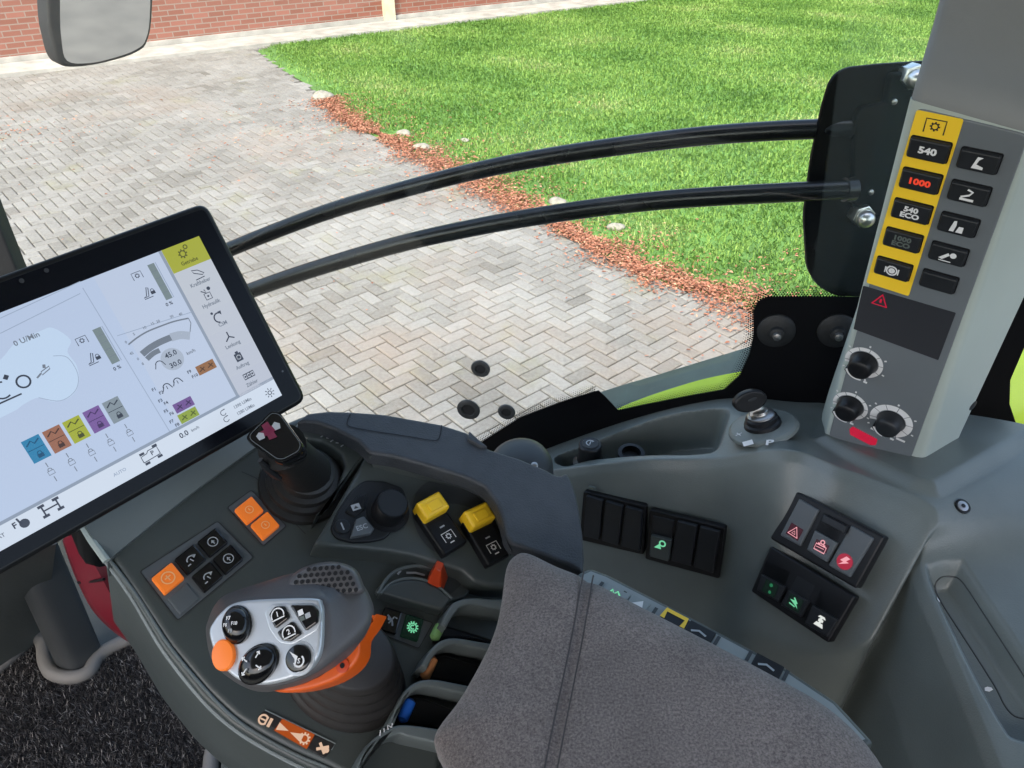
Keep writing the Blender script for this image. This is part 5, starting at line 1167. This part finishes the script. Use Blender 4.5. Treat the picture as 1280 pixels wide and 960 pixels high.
# =================================================================== outside
def ground_pt(u, v): p = onz(u, v, -2.6); return p[:2]
LAWN_EDGE = [(1040, 430), (950, 392), (800, 345), (700, 290), (620, 247), (560, 217), (500, 186), (445, 160), (415, 140), (402, 124), (384, 106), (360, 92), (338, 78), (322, 64)]
def build_ground():
    # herringbone pavers, each a bevelled block, joints below
    th = math.radians(41); ex = np.array([math.cos(th), math.sin(th)]); ey = np.array([-ex[1], ex[0]]); w = .094
    V = []; Fc = []; tone = []; n = 0
    xs = []
    for i in range(-120, 121):
        for j in range(-60, 61):
            ox, oy = i + 2 * j, i - 2 * j
            for (x0, y0, lx, ly) in ((0, 0, 2, 1), (2, -1, 1, 2)): xs.append((ox + x0, oy + y0, lx, ly))
    xs = np.array(xs, float); ctr = (xs[:, :2] + xs[:, 2:] / 2) * w; wc = ctr[:, :1] * ex + ctr[:, 1:] * ey + np.array([-2.0, 8.0])
    keep = (wc[:, 0] > -9.5) & (wc[:, 0] < 4) & (wc[:, 1] > 2.2) & (wc[:, 1] < 15.5) & (np.abs(wc[:, 0]) < wc[:, 1] * .9 + .8)
    lawn = np.array([ground_pt(*p) for p in LAWN_EDGE] + [(-2.5, 17.6), (12, 24), (12, 3)])
    # drop pavers well inside the lawn
    ins = np.zeros(len(wc), bool)
    for k in range(len(lawn)):
        a, c = lawn[k - 1], lawn[k]; ins ^= ((a[1] > wc[:, 1]) != (c[1] > wc[:, 1])) & (wc[:, 0] < (c[0] - a[0]) * (wc[:, 1] - a[1]) / (c[1] - a[1] + 1e-12) + a[0])
    keep &= ~ins; xs = xs[keep]; N = len(xs); g = .0042
    sz = RNG.normal(0, .0012, N); tn = np.clip(RNG.normal(.5, .06, N), 0, 1); tilt = RNG.normal(0, .006, (N, 2))
    allv = []
    for lvl, gg in ((-.02, g), (-.006, g), (0, g + .006)):
        for sx, sy in ((0, 0), (1, 0), (1, 1), (0, 1)):
            lx = xs[:, 0] * w + (gg if not sx else xs[:, 2] * w - gg); ly = xs[:, 1] * w + (gg if not sy else xs[:, 3] * w - gg)
            p = lx[:, None] * ex + ly[:, None] * ey + np.array([-2.0, 8.0])
            zz = np.full(N, lvl) + .006 + sz + (tilt[:, 0] * (sx - .5) * xs[:, 2] * w + tilt[:, 1] * (sy - .5) * xs[:, 3] * w)
            allv.append(np.c_[p, zz])
    Vv = np.stack(allv, 1).reshape(-1, 3)
    fq = []
    for l in (0, 4):
        for k in range(4): fq.append((l + k, l + (k + 1) % 4, l + 4 + (k + 1) % 4, l + 4 + k))
    fq.append((8, 9, 10, 11)); fq = np.array(fq)
    Fq = (np.arange(N)[:, None, None] * 12 + fq[None]).reshape(-1, 4)
    mp = attr_mat('paver_stone', [(0, (.085, .075, .06)), (.3, (.152, .142, .128)), (.5, (.215, .205, .190)), (.7, (.265, .255, .240)), (1, (.36, .345, .32))], .85, noise=.68, nscale=42)
    nt = mp.node_tree; bs = nt.nodes['Principled BSDF']; cr = [x for x in nt.nodes if x.type == 'VALTORGB'][0]; tc = [x for x in nt.nodes if x.type == 'TEX_COORD'][0]
    def stain(src, scale, lo, hi, col, amt):
        n = nt.nodes.new('ShaderNodeTexNoise'); n.inputs['Scale'].default_value = scale; n.inputs['Detail'].default_value = 7; n.inputs['Roughness'].default_value = .65; nt.links.new(tc.outputs['Object'], n.inputs['Vector'])
        m_ = nt.nodes.new('ShaderNodeMapRange'); m_.inputs[1].default_value = lo; m_.inputs[2].default_value = hi; m_.inputs[3].default_value = 0; m_.inputs[4].default_value = amt; nt.links.new(n.outputs['Fac'], m_.inputs[0])
        mx = nt.nodes.new('ShaderNodeMix'); mx.data_type = 'RGBA'; nt.links.new(m_.outputs[0], mx.inputs[0]); nt.links.new(src, mx.inputs[6]); mx.inputs[7].default_value = col + (1,); return mx.outputs[2]
    o1 = stain(cr.outputs[0], 1.7, .56, .72, (.20, .19, .10), .55)
    o2 = stain(o1, .55, .52, .72, (.25, .19, .15), .6)
    o3 = stain(o2, 7, .58, .75, (.12, .11, .095), .5)
    nt.links.new(o3, bs.inputs['Base Color'])
    bulk('paved_yard', Vv, Fq, mp, np.repeat(tn, 12), kind='structure')
    b = MB(); b.add([(-60, -40, -.012), (60, -40, -.012), (60, 120, -.012), (-60, 120, -.012)], [(0, 1, 2, 3)], mat('joint_sand', (.125, .115, .10), .95, bump=.5, bscale=60, var=.3, vscale=3)); b.build('ground', kind='structure')
    # lawn base and blades
    b = MB(); FZ = Fr(V3(0, 0, .004), V3(1, 0, 0), V3(0, 0, 1)); big = [ground_pt(*p) for p in LAWN_EDGE] + [(-2.5, 17.0), (40, 46), (40, 0)]
    b.flat(FZ, big, 0, mat('lawn_soil', (.09, .19, .04), .95, bump=.5, bscale=40, var=.3, vscale=3)); b.build('lawn_ground', kind='structure')
    n = 640000; X = np.c_[RNG.uniform(-8.5, 13, n), 3.2 + 15 * RNG.random(n) ** 1.25]
    P = np.array(lawn)
    ins = np.zeros(n, bool)
    for k in range(len(P)):
        a, c = P[k - 1], P[k]; ins ^= ((a[1] > X[:, 1]) != (c[1] > X[:, 1])) & (X[:, 0] < (c[0] - a[0]) * (X[:, 1] - a[1]) / (c[1] - a[1] + 1e-12) + a[0])
    # ragged edge: distance to the lawn's outline thins the blades
    d = np.full(n, 9.0)
    for k in range(1, len(LAWN_EDGE)):
        a, c = P[k - 1], P[k]; e = c - a; t = np.clip(((X - a) @ e) / (e @ e), 0, 1); d = np.minimum(d, np.linalg.norm(X - a - t[:, None] * e, axis=1))
    vis = (np.abs(X[:, 0]) < X[:, 1] * .78 + .5)
    keep = ins & vis & (RNG.random(n) < np.clip(d / .5, .12, 1)); X = X[keep]; n = len(X)
    th_ = RNG.uniform(0, 6.28, n); ln = RNG.uniform(.02, .06, n); lean = RNG.uniform(.25, 1.25, n); wd = RNG.uniform(.0022, .0048, n) * (1 + X[:, 1] * .04)
    base = np.c_[X, np.full(n, .004)]; s = np.c_[-np.sin(th_), np.cos(th_), np.zeros(n)] * wd[:, None]; dr = np.c_[np.cos(th_), np.sin(th_), np.zeros(n)]
    mid = base + dr * (ln * np.sin(lean) * .4)[:, None] + np.c_[np.zeros((n, 2)), ln * np.cos(lean) * .75]; tip = base + dr * (ln * np.sin(lean))[:, None] + np.c_[np.zeros((n, 2)), ln * np.cos(lean)]
    v = np.stack([base - s, base + s, mid + s * .8, tip, mid - s * .8], 1).reshape(-1, 3); f = (np.arange(n)[:, None] * 5 + np.arange(5)[None])
    patch = .5 + .10 * np.sin(X[:, 0] * 5.3 + 2 * np.sin(X[:, 1] * 4.1)) * np.sin(X[:, 1] * 6.1) + .18 * np.sin(X[:, 0] * 2.1 + 1.3 * np.sin(X[:, 1] * 1.7)) + .14 * np.sin(X[:, 1] * 3.3 + X[:, 0] * 1.1)
    tn = np.clip(patch + RNG.normal(0, .12, n), 0, 1)
    gm = attr_mat('grass_blades', [(0, (.10, .21, .04)), (.3, (.17, .31, .06)), (.55, (.235, .39, .085)), (.8, (.31, .45, .115)), (1, (.44, .49, .21))], .55, spec=.25)
    nt = gm.node_tree; bs = nt.nodes['Principled BSDF']; o_ = nt.nodes['Material Output']; tl = nt.nodes.new('ShaderNodeBsdfTranslucent'); mx = nt.nodes.new('ShaderNodeMixShader'); mx.inputs[0].default_value = .35
    cr = [x for x in nt.nodes if x.type == 'VALTORGB'][0]; nt.links.new(cr.outputs[0], tl.inputs[0]); nt.links.new(bs.outputs[0], mx.inputs[1]); nt.links.new(tl.outputs[0], mx.inputs[2]); nt.links.new(mx.outputs[0], o_.inputs[0])
    bulk('lawn_grass', v, f, gm, np.repeat(tn, 5), kind='stuff', label='bright green mown grass beyond the paved yard')
    # leaves along the edge
    L = []; E2 = np.array([ground_pt(*p) for p in LAWN_EDGE[:10]])
    seg = np.linalg.norm(np.diff(E2, axis=0), axis=1); cum = np.r_[0, np.cumsum(seg)]
    n = 21000; s_ = RNG.uniform(0, cum[-1], n); i = np.clip(np.searchsorted(cum, s_) - 1, 0, len(seg) - 1); t = (s_ - cum[i]) / seg[i]
    pos = E2[i] + (E2[i + 1] - E2[i]) * t[:, None]; dd = (E2[i + 1] - E2[i]) / seg[i][:, None]; nr = np.c_[-dd[:, 1], dd[:, 0]]
    clump = .72 + .5 * np.sin(s_ * 3.1) * np.sin(s_ * 1.3 + 1) + .25 * np.sin(s_ * 11)
    off = np.where(RNG.random(n) < .16, RNG.normal(.15, .38, n), RNG.normal(.0, .13, n)) * clump + .05; pos = pos - nr * off[:, None]
    ex_ = np.c_[RNG.normal(-1.9, .9, 500), RNG.normal(8.6, .7, 500)]; ex2 = np.c_[RNG.uniform(-6.5, 1, 260), RNG.uniform(4.5, 10, 260)]; ex3 = np.c_[RNG.normal(-6.2, .8, 500), RNG.normal(8.4, .35, 500)]
    pos = np.r_[pos, ex_, ex2, ex3]; n = len(pos)
    th_ = RNG.uniform(0, 6.28, n); r = RNG.uniform(.007, .019, n); ax = np.c_[np.cos(th_), np.sin(th_), RNG.uniform(-.25, .25, n)] * r[:, None]; bx = np.c_[-np.sin(th_), np.cos(th_), RNG.uniform(-.5, .5, n)] * (r * .42)[:, None]
    z = RNG.uniform(.012, .045, n); c = np.c_[pos, z]; up = np.c_[np.zeros((n, 2)), r * RNG.uniform(.1, .5, n)]
    v = np.stack([c - ax, c - ax * .3 - bx + up, c + ax * .5 - bx * .8 + up, c + ax, c + ax * .5 + bx * .8 + up, c - ax * .3 + bx + up], 1).reshape(-1, 3)
    k = np.arange(n)[:, None] * 6; f = np.concatenate([k + np.array([[0, 1, 2, 3]]), k + np.array([[0, 3, 4, 5]])])
    lm = attr_mat('dead_leaves', [(0, (.14, .055, .032)), (.4, (.31, .12, .07)), (.75, (.42, .20, .13)), (1, (.50, .33, .21))], .7)
    bulk('fallen_leaves', v, f, lm, np.repeat(np.clip(RNG.normal(.52, .22, n), 0, 1), 6), kind='stuff', label='red brown fallen leaves along the lawn edge')
    # stones
    labs = ['pale stone lying first in the leaves at the far lawn corner', 'rounded cream stone in the leaves near the far lawn corner', 'small flat pale stone lying in the grass', 'long pale stone just behind the lower guard rod', 'pale stone half under leaves near the plate end of the rods', 'pale stone at the far corner where lawn meets paving']
    for (u, v, r), lb in zip(((505, 169, .08), (527, 187, .09), (581, 178, .05), (697, 256, .09), (770, 287, .07), (404, 124, .16)), labs):
        g = ground_pt(u, v); m = MB(); R_ = []
        ph = RNG.uniform(0, 6, 4)
        for a in np.linspace(-.5, 1.55, 8):
            ring_ = []
            for t in np.linspace(0, 2 * math.pi, 16, endpoint=False):
                k = 1 + .14 * math.sin(2 * t + ph[0]) + .09 * math.sin(3 * t + ph[1] + a); ring_.append([g[0] + r * k * math.cos(a) * math.cos(t), g[1] + r * .7 * k * math.cos(a) * math.sin(t), .02 + r * .5 * math.sin(a) * (1 + .1 * math.sin(t + ph[2]))])
            R_.append(ring_)
        m.loft(np.array(R_), 'stone'); m.build('stone', label=lb, cat='stone', group='pale stones along the lawn edge', sharp=60)
build_ground()

def build_building():
    A = np.array([-2.934, 14.552]); d = unit(np.array([.838, .545])); nrm = np.array([d[1], -d[0]])
    root = thing('brick_building', 'red brick building with concrete base course beyond the lawn', 'building', V3(A[0], A[1], 0))
    m = bpy.data.materials.new('red_brick'); m.use_nodes = True; nt = m.node_tree; bs = nt.nodes['Principled BSDF']; bs.inputs['Roughness'].default_value = .9
    tc = nt.nodes.new('ShaderNodeTexCoord'); mp = nt.nodes.new('ShaderNodeMapping'); mp.inputs['Rotation'].default_value = (math.radians(90), 0, -math.atan2(d[1], d[0]))
    sep = nt.nodes.new('ShaderNodeSeparateXYZ'); cmb = nt.nodes.new('ShaderNodeCombineXYZ')
    vm = nt.nodes.new('ShaderNodeVectorMath'); vm.operation = 'DOT_PRODUCT'; vm.inputs[1].default_value = (d[0], d[1], 0)
    nt.links.new(tc.outputs['Object'], vm.inputs[0]); nt.links.new(tc.outputs['Object'], sep.inputs[0]); nt.links.new(vm.outputs['Value'], cmb.inputs[0]); nt.links.new(sep.outputs['Z'], cmb.inputs[1])
    br = nt.nodes.new('ShaderNodeTexBrick'); br.inputs['Color1'].default_value = (.20, .07, .045, 1); br.inputs['Color2'].default_value = (.27, .10, .07, 1); br.inputs['Mortar'].default_value = (.24, .18, .15, 1)
    br.inputs['Scale'].default_value = 1; br.inputs['Brick Width'].default_value = .24; br.inputs['Row Height'].default_value = .077; br.inputs['Mortar Size'].default_value = .008
    nt.links.new(cmb.outputs[0], br.inputs['Vector']); nt.links.new(br.outputs['Color'], bs.inputs['Base Color'])
    def slab(s0, s1, y0, y1, z0, z1, mm, nm):
        b = MB(); vs = []
        for s in (s0, s1):
            for y in (y0, y1):
                for z in (z0, z1): p = A + d * s + nrm * y; vs.append((p[0], p[1], z))
        b.add(vs, [(0, 1, 3, 2), (4, 6, 7, 5), (0, 4, 5, 1), (2, 3, 7, 6), (1, 5, 7, 3), (0, 2, 6, 4)], mm); return b.build(nm, root)
    slab(-16, 30, -.35, 0, .12, 3.4, m, 'wall'); slab(-16, 30, -.3, .04, 0, .12, 'concrete', 'base_course'); slab(-16, 30, -.6, .5, 3.4, 3.6, 'roof', 'roof')
    s = np.dot(ground_pt(484, 28) - A, d)
    slab(s - .10, s + .10, .0, .10, .0, 2.6, 'pale_paint', 'door_post')
    b = MB(); vs = []
    for s0 in (-16, 30):
        for y in (.06, .75): p = A + d * s0 + nrm * y; vs += [(p[0], p[1], .0), (p[0], p[1], .05)]
    b.add(vs, [(0, 1, 3, 2), (4, 6, 7, 5), (1, 5, 7, 3), (2, 3, 7, 6), (0, 4, 5, 1), (0, 2, 6, 4)], 'concrete'); b.build('concrete_path', kind='structure')
build_building()

def build_mirror():
    t = 1.75; f = Fr.px(unit(V3(.74, -.68, -.05)), at(130, 40, t), (80, 70), (180, 60))
    root = thing('wing_mirror', 'grey backed wing mirror hanging in view above the far yard', 'mirror', at(110, 84, t))
    o = [(56, -200), (58, 0), (64, 50), (72, 76), (84, 84), (110, 83), (140, 77), (172, 66), (186, 50), (192, 0), (196, -200)]
    b = MB(); b.prism(f, crom(f.pp(o), 4, True), -.05, 0, 'cab_black', .008, 3); b.build('mirror_housing', root, sharp=50)
    mg = mat('mirror_glass', (.80, .82, .84), .04, metal=1, var=0)
    g = [(76, -195), (75, 0), (77, 50), (84, 76), (110, 79), (140, 73), (170, 62), (183, 47), (188, 0), (190, -195)]
    b = MB(); b.prism(f, crom(f.pp(g, .001), 4, True), 0, .001, mg); b.build('mirror_glass', root, sharp=30)
    b = MB(); b.tube([at(125, -190, t + .03), at(120, -330, t + .02), at(140, -420, 1.5), at(200, -520, 1.2)], .016, 'cab_black', 10); b.build('mirror_arm', root)
build_mirror()

# =================================================================== light
SUN_EL, SUN_AZ = 52, 200           # azimuth: direction the light comes from, degrees clockwise from +y
w = bpy.data.worlds.new('World'); scene.world = w; w.use_nodes = True; nt = w.node_tree
bg = nt.nodes['Background']; sky = nt.nodes.new('ShaderNodeTexSky'); sky.sky_type = 'NISHITA'; sky.sun_disc = False
sky.sun_elevation = math.radians(SUN_EL); sky.sun_rotation = math.radians(SUN_AZ); sky.air_density = 1.3; sky.dust_density = 4.0; sky.ozone_density = .6
nt.links.new(sky.outputs[0], bg.inputs['Color']); bg.inputs['Strength'].default_value = .15
sd = bpy.data.lights.new('sun', 'SUN'); sd.energy = 1.35; sd.angle = math.radians(12); sd.color = (1, .96, .90)
so = bpy.data.objects.new('sun', sd); COL.objects.link(so)
az, el = math.radians(SUN_AZ), math.radians(SUN_EL); dv = Vector((math.sin(az) * math.cos(el), math.cos(az) * math.cos(el), math.sin(el)))
so.rotation_euler = dv.to_track_quat('Z', 'Y').to_euler(); so.location = (0, 0, 20)
scene.view_settings.view_transform = 'Standard'; scene.view_settings.look = 'None'; scene.view_settings.exposure = EXPO; scene.view_settings.gamma = 1
scene.render.engine = 'CYCLES'; scene.cycles.use_denoising = True; scene.cycles.max_bounces = 8; scene.cycles.transparent_max_bounces = 12
